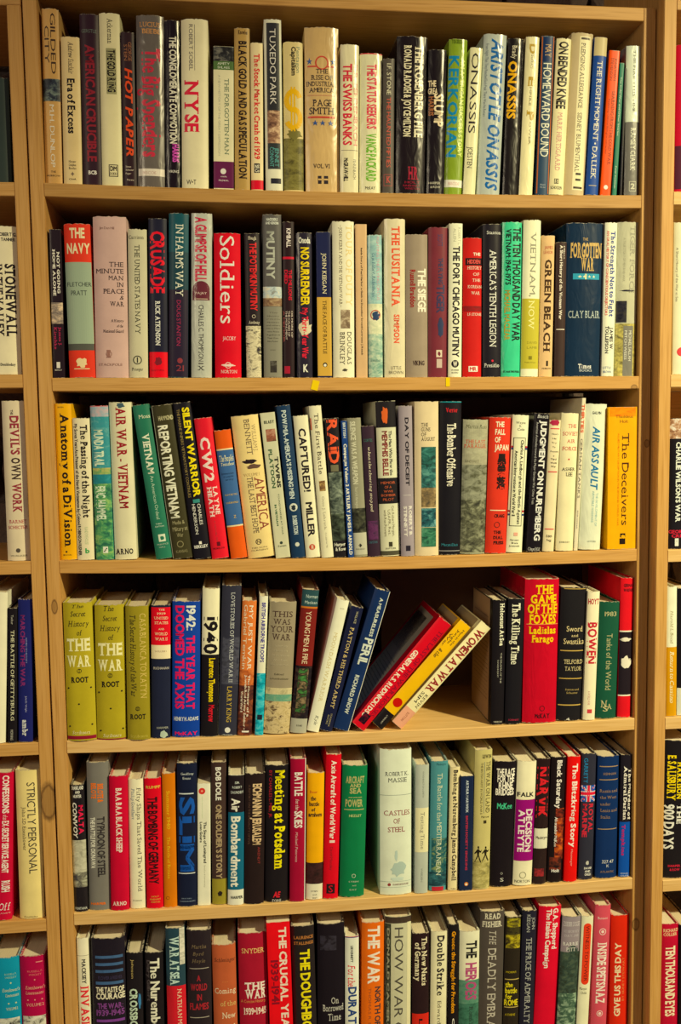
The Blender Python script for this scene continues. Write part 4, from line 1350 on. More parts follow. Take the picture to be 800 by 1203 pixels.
H|28241c|i|.18|.86|0.151|0.192|History
H|28241c|i|.46|.64|0.220|0.258|of
H|dcd4a0|R|.1|.92|0.286|0.369|THE
H|dcd4a0|R|.08|.92|0.407|0.483|WAR
O|28241c|.5|0.521|.08
H|28241c|r|.47|.53|0.511|0.533|II
H|28241c|R|.2|.8|0.566|0.604|ROOT
C|28241c|.1|0.646|.03
C|28241c|.88|0.639|.03
C|28241c|.5|0.765|.03
C|28241c|.14|0.930|.03
C|28241c|.9|0.919|.03
H|d8cc98|i|.22|.84|0.954|0.978|Scribners
>m4|.10359|-.00275|.62713|.03281|.19968|0.0166|8c7e2c|s|darker olive book titled Casablanca to Katyn, fourth shelf
V|c0a860|r|.62|.88|0.058|0.689|CASABLANCA TO KATYN
V|28241c|i|.2|.44|0.070|0.675|The Secret History of the War
O|28241c|.48|0.766|.1
H|28241c|r|.42|.54|0.755|0.778|III
H|28241c|R|.14|.82|0.808|0.843|ROOT
H|b8a850|i|.12|.9|0.961|0.982|Scribners
>m4|.13509|.00245|.62641|.02778|.19938|0.0306|1c2034|c|navy book with red and cream head blocks, fourth shelf
B|c8242c|0|1|0.018|0.299
B|dccca4|0|1|0.299|0.401
H|d8c8a0|r|.4|.7|0.028|0.042|THE
H|d8c8a0|r|.3|.75|0.056|0.072|1919
H|d8c8a0|r|.15|.88|0.088|0.107|UNITED
H|d8c8a0|r|.18|.88|0.123|0.142|STATES
H|d8c8a0|r|.38|.68|0.172|0.186|AND
H|d8c8a0|r|.18|.85|0.204|0.225|WORLD
H|d8c8a0|r|.2|.85|0.242|0.264|WAR II
H|a88c70|s|.2|.8|0.339|0.351|VOLUME I
H|c0b8a8|s|.12|.92|0.462|0.480|BUCHANAN
H|a8a898|s|.3|.9|0.913|0.928|HARPER
D|a8b4a0|.4|.9|0.936|1.007
>m4|.17181|.00386|.62575|.04040|.20403|0.0308|1c3c8c|j|thick blue book titled 1942 The Year That Doomed the Axis, fourth shelf
V|d8d8cc|S|.52|.82|0.032|0.213|1942:
V|d02c58|S|.52|.80|0.251|0.790|THE YEAR THAT
V|d02c58|S|.12|.42|0.032|0.790|DOOMED THE AXIS
H|d0d4d0|S|.06|.95|0.850|0.877|HENRY H. ADAMS
H|d02c58|S|.1|.92|0.960|0.984|McKAY
>m4|.20608|.00346|.62513|.02482|.22256|0.0392|dcd4b0|j|white over black book with big black number 1940, fourth shelf
B|1c181c|0|1|0.443|1.008
V|1c181c|S|.14|.88|0.190|0.439|1940
V|e0c424|S|.45|.78|0.468|0.763|Laurence Thompson
V|c82c34|S|.45|.78|0.784|0.898|Morrow
>m4|.23290|.00459|.62493|.02786|.22673|0.0544|2c2c38|j|dark slate book titled Love Stories of World War II, fourth shelf
P|484854 2c2c38 34343c|.1|1|0.344|0.656
V|b4b4b0|r|.48|.68|0.046|0.643|LOVE STORIES OF WORLD WAR II
V|bca048|r|.42|.66|0.668|0.908|LARRY KING
C|d8d4c8|.5|0.962|.15
H|c8c8bc|s|.25|.75|0.990|0.998|CROWN
>m4|.25828|.00368|.62447|.02086|.20384|0.0604|c4703c|j|orange and brown book titled My Just War, fourth shelf
P|5c3024 3c2020 8c4c30|0|1|0.618|1.017
P|b06034 8c4428 c87844|0|1|0.514|0.627
V|e0d8c0|s|.5|.78|0.037|0.511|MY JUST WAR
V|d8c8a8|s|.14|.38|0.032|0.506|Gabriel Temkin
V|d0c0a8|S|.6|.74|0.549|0.861|The Memoir of a
V|d0c0a8|S|.38|.52|0.549|0.957|Jewish Red Army Soldier •
V|d0c0a8|S|.14|.28|0.670|0.827|World War II
B|d8d0c0|.3|.8|0.965|0.977
>m4|.27991|.00280|.62394|.01237|.21056|0.0563|dcd8bc|j|narrow white and turquoise book titled British Airborne Troops, fourth shelf
P|34a0b0 1c7888 70c0c0|0|1|0.552|1.019
V|403880|S|.32|.74|0.048|0.473|BRITISH AIRBORNE TROOPS
B|1c2430|.2|.8|0.851|0.888
>m4|.30617|.00356|.62448|.03923|.20022|0.0712|8c8068|j|thick taupe book with battle drawing at foot titled This Was Your War, fourth shelf
H|3c2824|r|.12|.88|0.072|0.114|THIS
H|3c2824|r|.16|.8|0.129|0.171|WAS
H|3c2824|r|.06|.94|0.183|0.228|YOUR
H|3c2824|r|.14|.84|0.242|0.288|WAR
H|b0a488|s|.25|.75|0.325|0.338|An Anthology
H|b0a488|s|.2|.75|0.361|0.373|of Great Writing
H|b0a488|s|.2|.8|0.396|0.409|from World
H|b0a488|s|.2|.75|0.432|0.444|War Two
H|b0a488|s|.15|.8|0.467|0.479|about the men
H|5c5440|s|.3|.65|0.538|0.552|Edited
H|5c5440|s|.15|.85|0.573|0.586|by Frank Brookhouser
P|b8ac84 c8b88c 98906c|0|1|0.650|0.706
P|5c8c74 70947c 7c9878|0|1|0.699|0.760
P|c0ac80 4c3828 a08c60|0|1|0.751|1.017
>m4|.33844|.00360|.62411|.02453|.21841|0.1057|74241f|j|dark red and black smokejumper-photo book titled Young Men & Fire, fourth shelf
B|2c484c|0|1|-0.004|0.118
H|b8c4b8|s|.25|.95|0.035|0.059|Norman
H|b8c4b8|s|.2|.95|0.078|0.099|Maclean
B|c07030|0|1|0.118|0.130
V|dcc8a4|s|.34|.66|0.150|0.514|YOUNG MEN & FIRE
P|282024 44342c 1c1820|0|1|0.529|0.897
P|2c2824 4c8444 8c7858|.2|.8|0.547|0.855
B|a8a490|0|1|0.897|1.009
H|4c4840|S|.35|.7|0.941|0.952|ROUND
>m4|.36048|.00601|.62484|.01839|.20529|0.2428|e0dcc0|j|white book leaning right titled Moon Dash Warrior in pale gold, fourth shelf
V|c8b888|r|.38|.68|0.250|0.773|MOON DASH WARRIOR
V|5c5c54|i|.45|.7|0.876|0.947|Kyle
H|a8a48c|s|.4|.75|0.063|0.070|DELANY
>m4|.38057|.00640|.62485|.01841|.19442|0.2633|181c38|j|navy book leaning right with gold title ending His Third Army, fourth shelf
V|b8b08c|s|.5|.68|0.036|0.132|WALLACE
V|d0b87c|r|.36|.66|0.166|0.818|PATTON & HIS THIRD ARMY
V|b0a478|s|.55|.68|0.859|0.962|STACKPOLE
V|b0a478|s|.34|.46|0.873|0.948|BOOKS
>m4|.40346|.00462|.62580|.02367|.22153|0.3026|182c54|j|tall navy book leaning right titled A Measureless Peril, fourth shelf
V|c4c8b8|S|.48|.68|0.056|0.330|A MEASURELESS
V|c8ccbc|S|.3|.82|0.344|0.534|PERIL
V|c4c8b8|S|.38|.62|0.607|0.883|RICHARD SNOW
B|d8d4c0|.96|1|-0.005|1.004
>m4|.42897|.00192|.62959|.02291|.20772|0.7092|c8182c|j|bright red book tilted far right with photo panel on its side, fourth shelf
V|e8d8c0|S|.14|.44|.30|.92|GENERAL K.S. RUDNICKI DSO
V|74182c|r|.60|.88|.08|.88|THE LAST OF THE WAR HORSES
P|1c1020 5c1828 1c1018|.2|.7|.88|.96
S|b0a488|.10|.92|.04|.93
T|3c3030 94806c 2c2020|.30|.9|.08|.40
S|74684c|.16|.86|0.480|0.487
S|74684c|.16|.86|0.510|0.517
S|74684c|.16|.86|0.540|0.547
S|74684c|.16|.86|0.570|0.577
S|74684c|.16|.86|0.600|0.607
S|74684c|.16|.86|0.630|0.637
S|74684c|.16|.86|0.660|0.667
S|74684c|.16|.86|0.690|0.697
S|74684c|.16|.86|0.720|0.727
S|74684c|.16|.86|0.750|0.757
S|74684c|.16|.86|0.780|0.787
S|74684c|.16|.86|0.810|0.817
S|74684c|.16|.86|0.840|0.847
S|74684c|.16|.86|0.870|0.877
>m4|.45834|.00516|.62882|.02040|.20550|0.7343|ecb81c|j|yellow book tilted right with red dot and black foot, fourth shelf
S|a08c6c|.04|.98|.01|.99
B|1c181c|0|1|.86|1.0
C|b8241c|.5|.77|.36
V|3c2c20|s|.62|.78|.05|.2|Men in the
V|3c2c20|s|.36|.52|.07|.2|Jungle
V|3c2c20|s|.1|.26|.12|.24|War
V|3c2c20|i|.2|.5|.26|.34|& the
V|b8b0a0|s|.5|.62|.89|.97|LYNDHURST
>m4|.48868|.00489|.62833|.01898|.20426|0.7449|e4d8a4|j|cream book tilted right titled Women at War, touching the black book, fourth shelf
S|a08c6c|.04|.98|.01|.99
B|dca080|0|1|.84|1.0
V|8c2c2c|R|.22|.84|.05|.66|WOMEN AT WAR
V|2c2420|r|.56|.8|.68|.81|KEVIN
V|2c2420|r|.2|.44|.68|.78|SIM
V|8c4c38|s|.4|.6|.87|.95|SUTTON
>m4|.64431|.00563|.62240|.02041|.19377|0.0201|1c181c|j|black book with tan printed side and blackletter words At Sea, fourth shelf
V|dcd8bc|R|.55|.86|0.028|0.366|Holocaust At Sea
V|a8a494|s|.62|.74|0.422|0.666|THE DRAMA OF THE
V|a8a494|s|.4|.5|0.478|0.619|SCHARNHORST
H|c8c4b0|s|.2|.85|0.971|0.984|WINDOW
S|9c7c5c|.02|.98|.01|.99
S|5c4838|.12|.88|0.160|0.167
S|5c4838|.12|.88|0.195|0.202
S|5c4838|.12|.88|0.230|0.237
S|5c4838|.12|.88|0.265|0.272
S|5c4838|.12|.88|0.300|0.307
S|5c4838|.12|.88|0.335|0.342
S|5c4838|.12|.88|0.370|0.377
S|5c4838|.12|.88|0.405|0.412
S|5c4838|.12|.88|0.440|0.447
S|5c4838|.12|.88|0.475|0.482
S|5c4838|.12|.88|0.510|0.517
S|5c4838|.12|.88|0.545|0.552
S|5c4838|.12|.88|0.580|0.587
S|5c4838|.12|.88|0.615|0.622
S|5c4838|.12|.88|0.650|0.657
S|5c4838|.12|.88|0.685|0.692
S|5c4838|.12|.88|0.720|0.727
S|5c4838|.12|.88|0.755|0.762
S|5c4838|.12|.88|0.790|0.797
S|5c4838|.12|.88|0.825|0.832
>m4|.66833|.00324|.62273|.02502|.19504|0.0284|1a181e|c|black cloth book titled The Killing Time in white blackletter, fourth shelf
V|dcd8bc|R|.26|.72|0.037|0.521|The Killing Time
H|a83448|s|.2|.85|0.959|0.972|SCRIBNERS
>m4|.70978|.00179|.62339|.05298|.22360|0.0195|b8202c|g|very thick red book with yellow title The Game of the Foxes, fourth shelf
H|e8c42c|R|.3|.82|0.046|0.103|THE
H|e8c42c|R|.16|.92|0.113|0.168|GAME
H|e8c42c|R|.08|.95|0.178|0.236|OF THE
H|e8c42c|R|.12|.92|0.248|0.309|FOXES
B|d88858|.06|.98|0.311|0.316
H|e8c42c|R|.12|.92|0.332|0.378|Ladislas
H|e8c42c|R|.2|.86|0.391|0.436|Farago
O|44141c|.56|0.899|.08
H|44141c|R|.35|.8|0.937|0.966|McKAY
>m4|.75687|.00456|.62414|.04004|.20768|0.0394|1e1c20|c|black book with gold rules titled Sword and Swastika, fourth shelf
B|bc9c54|.1|.95|0.009|0.014
H|d8c490|r|.25|.9|0.290|0.329|Sword
H|d8c490|r|.45|.72|0.350|0.369|and
H|d8c490|r|.16|.98|0.383|0.424|Swastika
B|bc9c54|.06|.96|0.470|0.477
H|c8b888|r|.2|.95|0.540|0.572|TELFORD
H|c8b888|r|.25|.92|0.593|0.623|TAYLOR
B|bc9c54|.06|.96|0.679|0.686
H|b09860|r|.3|.85|0.758|0.772|Simon and
H|b09860|r|.35|.8|0.783|0.797|Schuster
B|bc9c54|.06|.96|0.879|0.887
H|dcd8c8|s|.38|.52|0.980|1.001|4
>m4|.78818|.00212|.62393|.01867|.20092|0.0323|e4d8b4|j|narrow cream book with bold red vertical word between black and green books, fourth shelf
H|a82c34|S|.05|.95|0.058|0.098|HOYT
V|b83038|S|.12|.84|0.238|0.559|BOWEN
V|c09084|s|.3|.5|0.773|0.882|A WORLD WAR
B|c04448|.3|.7|0.915|0.946
>m4|.81701|.00530|.62453|.03172|.18307|0.0238|1c4c38|c|dark green book titled Tanks of the World, fourth shelf
H|b8b080|s|.25|.84|0.086|0.124|1983
V|a8a478|s|.38|.66|0.273|0.755|Tanks of the World
H|c0b484|r|.2|.5|0.845|0.905|N
H|c0b484|r|.5|.75|0.875|0.921|A
H|c0b484|r|.3|.55|0.895|0.939|S
>m4|.84583|.00547|.62469|.02076|.21919|0.0150|cc282c|c|red and black striped book, last on the fourth shelf
B|241c24|0|1|0.376|0.842
B|e0d8c0|0|1|0.376|0.386
B|e0d8c0|0|1|0.836|0.846
D|dcd4bc|0|.95|0.423|0.457
D|dcd4bc|0|1|0.552|0.661
H|5c1820|S|.2|.95|0.044|0.065|GERMAN
H|5c1820|S|.2|.95|0.078|0.098|WARFARE
>m5|.01031|.00354|.36693|.01962|.19490|0.0040|1c181e|g|black book with grey sea photo titled Malta Convoy, first on the fifth shelf
H|c8c4b4|S|.1|.95|0.012|0.039|SHANKLAND
H|c8c4b4|S|.35|.7|0.049|0.069|AND
H|c8c4b4|S|.2|.8|0.080|0.102|HUNTER
V|c82c48|S|.56|.88|0.161|0.387|MALTA
V|d4d0c0|I|.14|.42|0.139|0.421|CONVOY
P|a8a48c 8c8874 b8b49c|0|1|0.434|0.689
P|706c5c 34343c a8a890|0|1|0.689|0.806
H|a8a89c|S|.05|.95|0.964|0.982|FONTANA
>m5|.03673|.00622|.36616|.03166|.22740|0.0193|6c6860|j|grey book with orange author blocks titled Typhoon of Steel, fifth shelf
V|d86c24|S|.5|.74|0.145|0.270|BELOTE &
V|d86c24|S|.2|.42|0.140|0.244|BELOTE
V|2c2828|S|.46|.78|0.367|0.773|TYPHOON OF STEEL
V|d0ccb8|S|.14|.34|0.370|0.715|THE BATTLE FOR OKINAWA
H|d86c24|S|.1|.8|0.948|0.963|HARPER
>m5|.06721|.00237|.36545|.02681|.20721|0.0201|b81c34|j|red book with white title Baa Baa Black Sheep, fifth shelf
V|e8d4c4|R|.36|.66|0.091|0.566|BAA BAA BLACK SHEEP
H|e8d4c4|R|.1|.86|0.934|0.961|ARNO
>m5|.09298|.00621|.36495|.02229|.19999|0.0165|e4dcb8|j|white book titled Fifty Ships That Saved the World, fifth shelf
V|5c544c|r|.55|.82|0.066|0.868|Fifty Ships That Saved The World
V|6c7884|i|.2|.4|0.072|0.309|Philip Goodhart
H|7c7460|s|.2|.8|0.931|0.942|Doubleday
>m5|.11867|.00383|.36453|.02456|.20167|0.0105|c8202c|j|red book with heavy black title The Bombing of Germany, fifth shelf
H|c8a44c|S|.1|.95|0.060|0.080|RUMPF
V|2c1418|S|.2|.74|0.144|0.812|THE BOMBING OF GERMANY
H|c8a44c|s|.3|.75|0.902|0.913|HOLT
H|c8a44c|s|.2|.85|0.923|0.935|RINEHART
H|c8a44c|s|.25|.8|0.944|0.956|WINSTON
>m5|.14167|.00531|.36407|.01914|.20746|0.0131|c4701c|j|orange-brown book titled Summer 1940, fifth shelf
V|e0b83c|r|.32|.58|0.129|0.413|Summer 1940
V|e0b83c|r|.32|.54|0.472|0.786|The Battle of Britain
O|6c3818|.3|0.929|.14
>m5|.16687|.00526|.36373|.02898|.22199|0.0212|141a30|j|navy book with giant blue four-letter title, fifth shelf
H|c8ccc8|r|.2|.85|0.066|0.082|Geoffrey
H|c8ccc8|r|.3|.7|0.096|0.112|Evans
B|c8ccc8|.1|.85|0.207|0.215
V|24509c|S|.14|.86|0.234|0.754|SLIM
B|c8ccc8|.05|.9|0.763|0.770
H|7c8898|s|.2|.7|0.940|0.948|BRITAIN
H|7c8898|s|.1|.9|0.959|0.968|COMMANDERS
>m5|.19181|.00641|.36337|.01902|.18962|0.0234|e4e0c4|p|white book with small red flower and green line, fifth shelf
C|c03c34|.35|0.062|.26
C|e0a080|.35|0.062|.08
V|94b478|s|.34|.4|0.104|0.284|━━━━
V|3c3c34|S|.48|.68|0.313|0.651|The Siege of Leningrad
V|3c3c34|S|.18|.36|0.313|0.481|Leon Goure
V|a8a48c|s|.5|.6|0.668|0.851|Stanford University
>m5|.21511|.00637|.36303|.02222|.22131|0.0168|3c2c28|j|dark brown and olive book with white and tan vertical lettering, fifth shelf
V|dcd8c8|S|.3|.64|0.034|0.265|BOB DOLE
V|a08c6c|S|.3|.66|0.295|0.815|ONE SOLDIER'S STORY
B|8c8034|0|1|0.818|1.010
D|2c2420|.35|.7|0.901|0.946
>m5|.23902|.00170|.36292|.02366|.20201|0.0293|e0dcc4|j|black, teal and white book titled Air Bombardment, fifth shelf
B|241c20|0|1|-0.002|0.285
B|205c74|0|1|0.285|0.881
H|c8ccc0|s|.4|.7|0.049|0.066|SIR
H|c8ccc0|s|.25|.85|0.084|0.102|ROBERT
H|c8ccc0|s|.15|.95|0.121|0.141|SAUNDBY
V|e0dcc8|S|.22|.72|0.177|0.280|Air
V|e0dcc8|S|.2|.74|0.315|0.858|Bombardment
H|3c3c38|S|.2|.95|0.930|0.950|HARPER
>m5|.26662|.00158|.36276|.02933|.20318|0.0315|281c1c|c|brown-black book with thin tan vertical title ending In Jerusalem, fifth shelf
V|c8ac84|S|.4|.82|0.078|0.543|EICHMANN IN JERUSALEM
V|5c4438|s|.16|.26|0.086|0.543|A REPORT ON THE BANALITY OF EVIL
V|843430|s|.66|.78|0.560|0.690|ARENDT
>m5|.30068|.00422|.36247|.03480|.21408|0.0253|1c181c|j|black book with big yellow title Meeting at Potsdam, fifth shelf
V|e4d420|R|.42|.84|0.040|0.759|Meeting at Potsdam
V|a82c34|s|.16|.28|0.040|0.386|BY CHARLES L. MEE, JR.
H|c83038|I|.35|.68|0.925|0.965|AE
H|c8c4b8|s|.32|.7|0.979|0.997|EVANS
>m5|.33243|.00167|.36219|.02315|.22390|0.0253|981c34|j|dark red book titled Battle for the Skies, fifth shelf
B|dcd8c8|0|1|-0.003|0.004
V|dcd4c8|S|.28|.76|0.097|0.260|BATTLE
V|d8c8bc|i|.34|.56|0.282|0.356|for the
V|dcd4c8|S|.28|.76|0.364|0.483|SKIES
V|d0a8a4|i|.34|.5|0.512|0.720|Michael Paterson
B|d8d4c4|.95|1|0.000|1.017
>m5|.35819|.00479|.36221|.02523|.19902|0.0327|ecac1c|j|yellow and brown book with stacked title about Arnhem, fifth shelf
B|dcd4b8|0|1|0.867|1.018
P|382020 2c1c1c 402424|0|1|0.708|0.876
H|b8502c|s|.15|.6|0.139|0.159|Bauer
H|402c20|S|.2|.52|0.184|0.216|the
H|402c20|S|.12|.72|0.228|0.259|battle
H|402c20|S|.25|.48|0.275|0.301|of
H|402c20|S|.08|.88|0.311|0.343|arnhem
H|4c4034|s|.3|.7|0.928|0.939|STEIN
H|4c4034|s|.4|.65|0.955|0.966|and
H|4c4034|s|.4|.7|0.980|0.993|DAY
>m5|.38309|.00417|.36220|.02286|.22673|0.0400|cc242c|j|red book with white title Axis Aircraft of World War II, fifth shelf
V|e4d8c8|S|.36|.68|0.043|0.609|Axis Aircraft of World War II
V|84242c|s|.4|.58|0.639|0.801|David Mondey
B|241c20|.22|.78|0.896|0.963
H|c8242c|r|.36|.64|0.907|0.954|S
>m5|.41623|.00483|.36247|.03798|.20753|0.0391|1c7044|j|green book titled Aircraft and Sea Power, fifth shelf
H|a8a46c|S|.14|.88|0.086|0.134|AIRCRAFT
H|a8a46c|S|.3|.75|0.141|0.166|AND
H|a8a46c|S|.3|.78|0.173|0.212|SEA
H|a8a46c|S|.26|.8|0.218|0.254|---
H|a8a46c|S|.14|.84|0.260|0.312|POWER
B|a8a46c|.1|.9|0.331|0.338
H|a8b478|S|.3|.8|0.372|0.389|HEZLET
O|c8ccb0|.55|0.838|.08
H|b8c0a4|s|.35|.75|0.877|0.888|STEIN
H|b8c0a4|s|.5|.65|0.906|0.917|and
H|b8c0a4|s|.4|.68|0.938|0.950|DAY
>m5|.48468|.00371|.36216|.04849|.22990|0.0085|d4d8c0|j|very thick pale grey-green book titled Castles of Steel, fifth shelf
H|4c4c48|r|.16|.9|0.154|0.181|ROBERT K.
H|4c4c48|r|.26|.84|0.195|0.225|MASSIE
B|8c9488|0|1|0.311|0.314
H|8c4444|r|.12|.94|0.418|0.451|CASTLES
H|8c4444|r|.42|.62|0.473|0.507|OF
H|8c4444|r|.24|.78|0.532|0.565|STEEL
D|b0c0b4|.45|.56|0.684|0.772
D|a8b8ac|.28|.85|0.764|0.881
D|c0ccbc|.25|.8|0.874|0.906
B|a8b0a0|0|1|0.906|0.909
C|8c3c38|.28|0.928|.05
H|8c6c64|s|.4|.9|0.922|0.934|RANDOM HOUSE
B|a8b0a0|0|1|0.946|0.948
>m5|.52383|.00286|.36228|.02033|.20387|0.0175|b0b4a4|j|pale grey and cream book titled Testing Time, fifth shelf
B|dcd4a8|0|1|0.334|0.678
V|7c7868|r|.4|.68|0.366|0.654|Testing Time
V|84887c|s|.5|.62|0.050|0.253|WASHINGTON-SMITH
V|84887c|s|.45|.58|0.802|0.910|WEIDEN
>m5|.55012|.00625|.36263|.02610|.20681|0.0234|50888c|j|teal book titled The Battle for the Mediterranean, fifth shelf
H|1c444c|s|.3|.85|0.016|0.033|Macintyre
P|2c5c60 7c8c5c 1c4044|.1|1|0.592|0.854
P|24444c 3c6c70 1c3038|0|1|0.854|0.961
V|c8ccac|r|.38|.66|0.095|0.879|The Battle for the MEDITERRANEAN
B|b03038|.15|.85|0.966|1.005
>m5|.57392|.00514|.36267|.01539|.19675|0.0230|dccc9c|j|cream book with a long black title ending Nuremberg, fifth shelf
V|2c2024|R|.36|.78|0.026|0.922|Bombing at Nuremberg James Campbell
H|4c4438|s|.3|.8|0.980|0.991|Doubleday
>m5|.59348|.00153|.36287|.01990|.18249|0.0154|182440|p|navy paperback with tiny white and red print, fifth shelf
V|b8c0c4|S|.42|.6|0.037|0.319|ARTHUR MARWICK
V|a83448|S|.42|.58|0.345|0.821|BRITISH SOCIETY SINCE 1945
C|c87838|.52|0.942|.16
C|e8dcc0|.52|0.945|.09
>m5|.61770|.00200|.36335|.02692|.22196|0.0231|bcb074|j|pale olive book with running soldiers silhouette titled The War on Land, fifth shelf
H|3c3420|R|.4|.95|0.037|0.060|LEWIN
V|342c20|r|.66|.9|0.084|0.450|THE WAR ON LAND
B|4c6070|.54|.56|0.087|0.453
V|5c5438|s|.34|.46|0.092|0.458|THE BRITISH ARMY IN WORLD WAR II
H|3c3420|s|.42|.88|0.471|0.487|Morrow
P|a89c60 c4b87c 80784c|0|1|0.786|0.992
M|282418|.08|.48|0.687|0.809
M|282418|.5|.92|0.691|0.801
B|3c3420|.55|.72|0.504|0.526
>m5|.65071|.00466|.36415|.03501|.20016|0.0343|1c161c|j|black book with white block title The Race for the Rhine Bridges, fifth shelf
H|e4dcc8|S|.12|.94|0.060|0.111|THE RACE
H|e4dcc8|S|.16|.92|0.114|0.163|FOR THE
H|e4dcc8|S|.22|.86|0.167|0.216|RHINE
H|e4dcc8|S|.1|.92|0.219|0.267|BRIDGES
H|50b488|S|.18|.86|0.332|0.377|McKee
O|c8c4b4|.48|0.894|.05
H|c8c4b4|s|.42|.58|0.930|0.959|S
>m5|.68390|.00294|.36459|.02995|.19892|0.0378|e0d8b4|j|cream book with magenta band titled Decision at Leyte, fifth shelf
H|242024|S|.04|.92|0.250|0.283|FALK
B|8c1c6c|0|1|0.308|0.801
V|e8dcd0|S|.54|.86|0.384|0.728|DECISION
V|e8dcd0|S|.16|.46|0.390|0.728|AT LEYTE
O|8c886c|.48|0.916|.18
H|5c5848|s|.08|.88|0.955|0.978|NORTON
>m5|.71099|.00354|.36477|.02125|.20147|0.0329|2a1a1c|g|dark book with tall red title Narvik and cream band, fifth shelf
V|cc3034|S|.1|.86|0.067|0.473|NARVIK
B|d8d4b8|0|1|0.556|0.714
H|3c342c|S|.12|.98|0.616|0.638|Macintyre
P|982c30 5c1c20 2a1a1c|.1|.8|0.875|0.938
>m5|.73598|.00541|.36526|.02333|.20133|0.0308|1e1618|j|black book titled Black Saturday with reddish flames, fifth shelf
P|742c20 2c1818 c0602c|.4|1|0.408|0.816
P|5c2c20 24181a 843424|.1|.9|0.799|0.901
V|dcd4c8|S|.4|.72|0.025|0.408|Black Saturday
V|d0ccc0|S|.36|.54|0.476|0.714|Alexander McKee
H|d8d4c8|S|.25|.78|0.894|0.918|Holt
>m5|.76083|.00327|.36565|.02048|.20171|0.0266|d42824|j|bright red book with white title The Blitzkrieg Story, fifth shelf
V|e8dccc|S|.38|.76|0.058|0.723|The Blitzkrieg Story
V|e0a090|s|.45|.6|0.740|0.876|Messenger
>m5|.78655|.00613|.36621|.02264|.20351|0.0228|2c2c38|j|dark book with a small British flag titled Royal Marine, fifth shelf
V|3484b4|s|.14|.4|0.038|0.232|GARRETT
F|-|0|1|0.252|0.381
V|c03440|S|.56|.86|0.397|0.620|ROYAL
V|c03440|S|.14|.44|0.397|0.662|MARINE
D|b8b4a8|.45|.7|0.848|0.887
H|d8d4c8|S|.35|.9|0.902|0.917|DAVID
H|d8d4c8|S|.4|.8|0.927|0.942|AND
H|d8d4c8|S|.4|.85|0.951|0.968|CHARLES
>m5|.81988|.00510|.36709|.03393|.19675|0.0124|142c58|c|blue cloth library book with faint gold rules and white shelf number, fifth shelf
B|a08460|.08|.95|0.080|0.087
H|94785c|s|.25|.85|0.134|0.153|KENNAN
B|a08460|.08|.95|0.188|0.195
H|94785c|r|.1|.95|0.270|0.295|Russia and
H|94785c|r|.12|.9|0.323|0.347|the West
H|94785c|r|.14|.6|0.377|0.401|under
H|94785c|r|.14|.95|0.429|0.454|Lenin and
H|94785c|r|.16|.6|0.484|0.508|Stalin
B|a08460|.05|.95|0.592|0.599
H|e0e0d8|s|.26|.82|0.851|0.877|327.47
H|e0e0d8|s|.48|.6|0.888|0.910|K
H|94785c|s|.2|.85|0.940|0.956|ATLANTIC
>m5|.84846|.00426|.36749|.01799|.19778|0.0104|201c26|j|black over blue book about a murdered admiral, last on the fifth shelf
B|1c4c9c|0|1|0.548|1.024
V|e0d8c8|R|.68|.94|0.112|0.531|The Murder of
V|e0d8c8|R|.28|.56|0.091|0.531|Admiral Darlan
V|b4285c|R|.2|.46|0.571|0.823|Tompkins
H|b8c0c8|s|.15|.85|0.966|0.977|SIMON AND
H|b8c0c8|s|.15|.9|0.985|0.996|SCHUSTER
>m6|.00892|.00240|.10493|.01684|.22145|0.0048|e0d8b8|j|narrow white book with red title Invasion, first on the bottom shelf in view
B|8c8470|0|1|0.123|0.126
V|2c2828|R|.4|.72|0.151|0.325|MACKSEY
V|c83438|R|.24|.88|0.340|0.735|INVASION
>m6|.04410|.00355|.10433|.04957|.21842|0.0124|181422|g|very thick black book with blue stripes titled The Taste of Courage, bottom shelf
B|3c587c|.12|.94|0.125|0.145
B|3c587c|.12|.94|0.177|0.197
B|3c587c|.12|.94|0.227|0.247
B|3c587c|.12|.94|0.311|0.332
H|34304c|s|.2|.9|0.272|0.296|FLOWER & REEVES
H|e4dcbc|S|.12|.96|0.352|0.388|THE TASTE OF
H|e4dcbc|S|.12|.98|0.395|0.437|COURAGE
H|703c78|S|.16|.92|0.469|0.506|THE WAR:
H|703c78|S|.12|.96|0.516|0.556|1939-1945
B|703c84|.12|.96|0.585|0.604
>m6|.08139|.00531|.10374|.02400|.19303|0.0209|1c181c|j|black book with pale blue-grey title Crossbow, bottom shelf
V|a8945c|s|.3|.46|0.055|0.211|Johnson
V|b0c0a8|S|.2|.64|0.296|0.697|CROSSBOW
D|3c6c94|.7|.9|0.323|0.488
>m6|.11173|.00645|.10326|.02755|.19125|0.0145|1c181c|j|black book with tall white title The Nuremberg, bottom shelf
V|dcd8c0|S|.3|.76|0.051|0.739|The Nuremberg
V|4c4444|S|.1|.26|0.066|0.406|Diary Gilbert
>m6|.14529|.00187|.10288|.02862|.23006|0.0079|203c48|g|dark teal and red book titled War at Sea, bottom shelf
B|c02830|0|1|0.398|1.332
P|c8c4b0 a8a494 dcd4c0|.72|.98|-0.002|0.254
V|b8d0c4|R|.22|.66|0.058|0.392|WAR AT SEA
V|e0c8a8|r|.56|.78|0.419|0.768|NATHAN MILLER
>m6|.17893|.00217|.10256|.03640|.22428|0.0162|241c24|g|dark plum book with dull red title A World in Flames, bottom shelf
H|706048|i|.2|.8|0.103|0.129|Martha
H|706048|i|.25|.7|0.155|0.178|Byrd
H|706048|i|.2|.75|0.204|0.229|Hoyle
B|a09888|.1|.9|0.268|0.273
H|982830|S|.4|.56|0.320|0.358|A
H|982830|S|.14|.82|0.381|0.425|WORLD
H|982830|S|.4|.6|0.454|0.495|IN
H|982830|S|.1|.88|0.518|0.562|FLAMES
B|a09888|.1|.9|0.616|0.621
